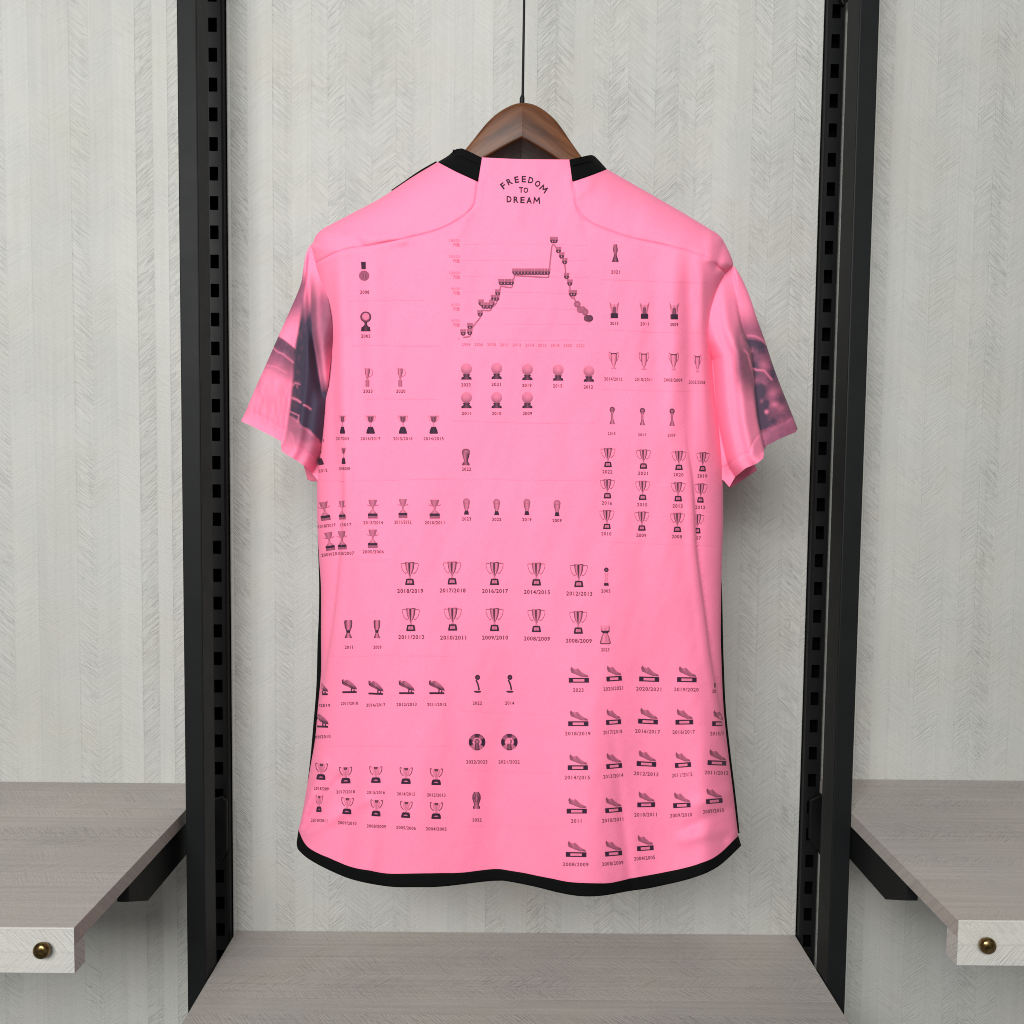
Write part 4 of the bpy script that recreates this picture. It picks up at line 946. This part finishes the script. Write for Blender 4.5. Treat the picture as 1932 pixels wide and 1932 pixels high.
# chart
def zc(p): return np.array([(1280 + q[0] * .26915) for q in [p]])
def Z(p): return ((1280 + p[0] * .26915) * .63889, (660 + p[1] * .26915) * .63889)
def curve(pts, wd, tone, smooth=5, name='printed_chart_line'):
    P = cr([Z(p) for p in pts], smooth); T = np.gradient(P, axis=0); T /= np.hypot(*T.T)[:, None] + 1e-9; Nn = np.stack([-T[:, 1], T[:, 0]], 1) * wd / 2; n = len(P)
    put(name, np.vstack([P - Nn, P + Nn]), [(i, i + 1, n + i + 1, n + i) for i in range(n - 1)], np.full(2 * n, tone))
curve([(325, 1248), (385, 1242), (405, 1225), (405, 1180), (450, 1110), (500, 1050), (525, 1000), (520, 955), (620, 955), (640, 920), (690, 870), (730, 720), (745, 690), (850, 702), (870, 660), (890, 575), (905, 572), (1080, 582), (1250, 590), (1265, 560), (1285, 380), (1300, 250), (1320, 232), (1340, 255), (1375, 310), (1410, 370), (1440, 450), (1455, 560), (1490, 660), (1505, 780), (1515, 815), (1545, 820), (1565, 880), (1600, 960), (1650, 985), (1690, 1060), (1710, 1085)], 2.6, .62)
for y0_, y1_ in ((222, 232), (400, 408), (575, 590), (748, 765), (920, 935), (1098, 1110), (1272, 1280)): rule(*[Z((330, y0_))[0], Z((1700, y0_))[0], Z((0, y0_))[1], Z((0, y1_))[1]], tone=.022, wd=1.4)
rule(Z((330, 0))[0] - .5, Z((330, 0))[0] + .5, Z((0, 1272))[1], tone=.02)
def crest(x, y, k=1.0):
    cx, cy = Z((x, y)); c = Icon()
    c.lathe([(-6, 5.6), (-1, 5.0, 1.0), (0, 5.0, 1.5), (3, 4.6, 1.7), (6, 2.2, 1.8)], [.72, .5, .78, .42, .75, .52, .7]); c.disc(0, 2.6, 1.3, .25, .5, n=8)
    P = np.array(c.V) * k + (cx, cy); put('printed_crest', P, c.F, np.clip(np.array(c.T), 0, .95), layer=c.L)
for p in ((325, 1195), (400, 1125), (398, 1188), (512, 985), (522, 868), (552, 900), (588, 900), (625, 900), (642, 870), (660, 815), (694, 815), (706, 757), (742, 642), (780, 642), (818, 642), (855, 642), (1308, 180), (1335, 180), (1372, 290), (1406, 350), (1440, 412), (1461, 575), (1496, 648), (1513, 765), (1543, 765)): crest(*p)
for k in range(11): crest(893 + 36 * k, 528)
def dot(x, y, ti, to):
    cx, cy = Z((x, y)); c = Icon(); c.disc(cx, cy, 6.3, ti, to); put('printed_crest', c.V, c.F, c.T, layer=c.L)
for d_ in ((1578, 885, .5, .75), (1610, 945, .5, .7), (1640, 945, .5, .7), (1665, 970, .55, .75), (1685, 1040, .8, .9), (1716, 1040, .85, .95)): dot(*d_)
for s, y in (('18000', 185), ('15000', 362), ('12000', 540), ('9000', 715), ('6000', 890), ('3000', 1065), ('0', 1262)):
    x, yy = Z((287, y)); wd = 3.9 * len(s); text(s, x - wd / 2, yy, wd, 5.2, 0, .36, .014, 'printed_axis_number')
    if s != '0':
        c = Icon()
        c.stroke([(-6, -2.4), (-.5, -2.4)], .8, .36, 0); c.stroke([(-3.6, -2.3), (-4, .2), (-5.8, 2.8)], .8, .36, 0); c.stroke([(-3.8, -.6), (-1, -.6), (-1.2, 2.3), (-2.4, 2.6)], .8, .36, 0)
        c.stroke([(1, -2.4), (3, -2.4)], .7, .36, 0); c.stroke([(1, -2.4), (1, 2.6), (3.2, 2.6)], .8, .36, 0); c.stroke([(1.6, -1.4), (2.9, 1.6)], .7, .36, 0); c.stroke([(2.9, -1.4), (1.6, 1.6)], .7, .36, 0)
        c.stroke([(4.2, -2.8), (3.7, -.8)], .7, .36, 0); c.stroke([(4, -1.8), (6.2, -1.8), (5.8, -.8)], .7, .36, 0); c.stroke([(5, -.8), (4.8, .8), (3.7, 2.8)], .7, .36, 0); c.stroke([(4.9, .6), (6.4, 2.8)], .7, .36, 0)
        cx, cy = Z((248, y + 45)); put('printed_axis_unit', np.array(c.V) * 1.05 + (cx, cy), c.F, c.T, layer=c.L)
for k, s in enumerate(('2004', '2006', '2008', '2010', '2012', '2014', '2016', '2018', '2020', '2022')):
    x, yy = Z((357 + 139.5 * k, 1325 + 1.7 * k)); text(s, x, yy, 16, 5.6, 0, .48, .014, 'printed_axis_number')
# neck lettering
def z1(p): return ((1100 + p[0] * .46584) * .63889, (200 + p[1] * .46584) * .63889)
NT = [('F', 829, 748, 8.0, -37), ('R', 868, 722, 9.6, -27), ('E', 914, 709, 8.2, -10), ('E', 959, 706, 8.2, 1), ('D', 1004, 713, 9.6, 13), ('O', 1047, 735, 10.2, 27), ('M', 1085, 767, 11.5, 40),
      ('T', 942, 774, 8.2, 0), ('O', 972, 776, 9.0, 1), ('D', 866, 833, 9.6, 0), ('R', 910, 836, 9.6, 0), ('E', 951, 838, 8.2, 1), ('A', 993, 840, 10.6, 1), ('M', 1041, 841, 10.8, 2)]
for s, x, y, wd, r in NT:
    cx, cy = z1((x, y))
    if s == 'M':
        c = Icon(); hh, hw = 6.1, wd / 2
        for a_, b_ in (((-hw, hh), (-hw * .8, -hh)), ((-hw * .85, -hh), (0, hh * .35)), ((0, hh * .35), (hw * .85, -hh)), ((hw * .8, -hh), (hw, hh))): c.stroke([a_, b_], 2.3, .99, 0)
        put('printed_letter', rotp(np.array(c.V), r) + (cx, cy), c.F, c.T, layer=c.L); continue
    text(s, cx, cy, wd, 12.2 if y < 760 or y > 800 else 10.4, r, .99, .032, 'printed_letter')

# ------------------------------------------------------------------ render settings
scene.render.resolution_x = 1024; scene.render.resolution_y = 1024
scene.render.engine = 'CYCLES'; scene.cycles.filter_width = 1.0
scene.cycles.max_bounces = 6; scene.cycles.diffuse_bounces = 4
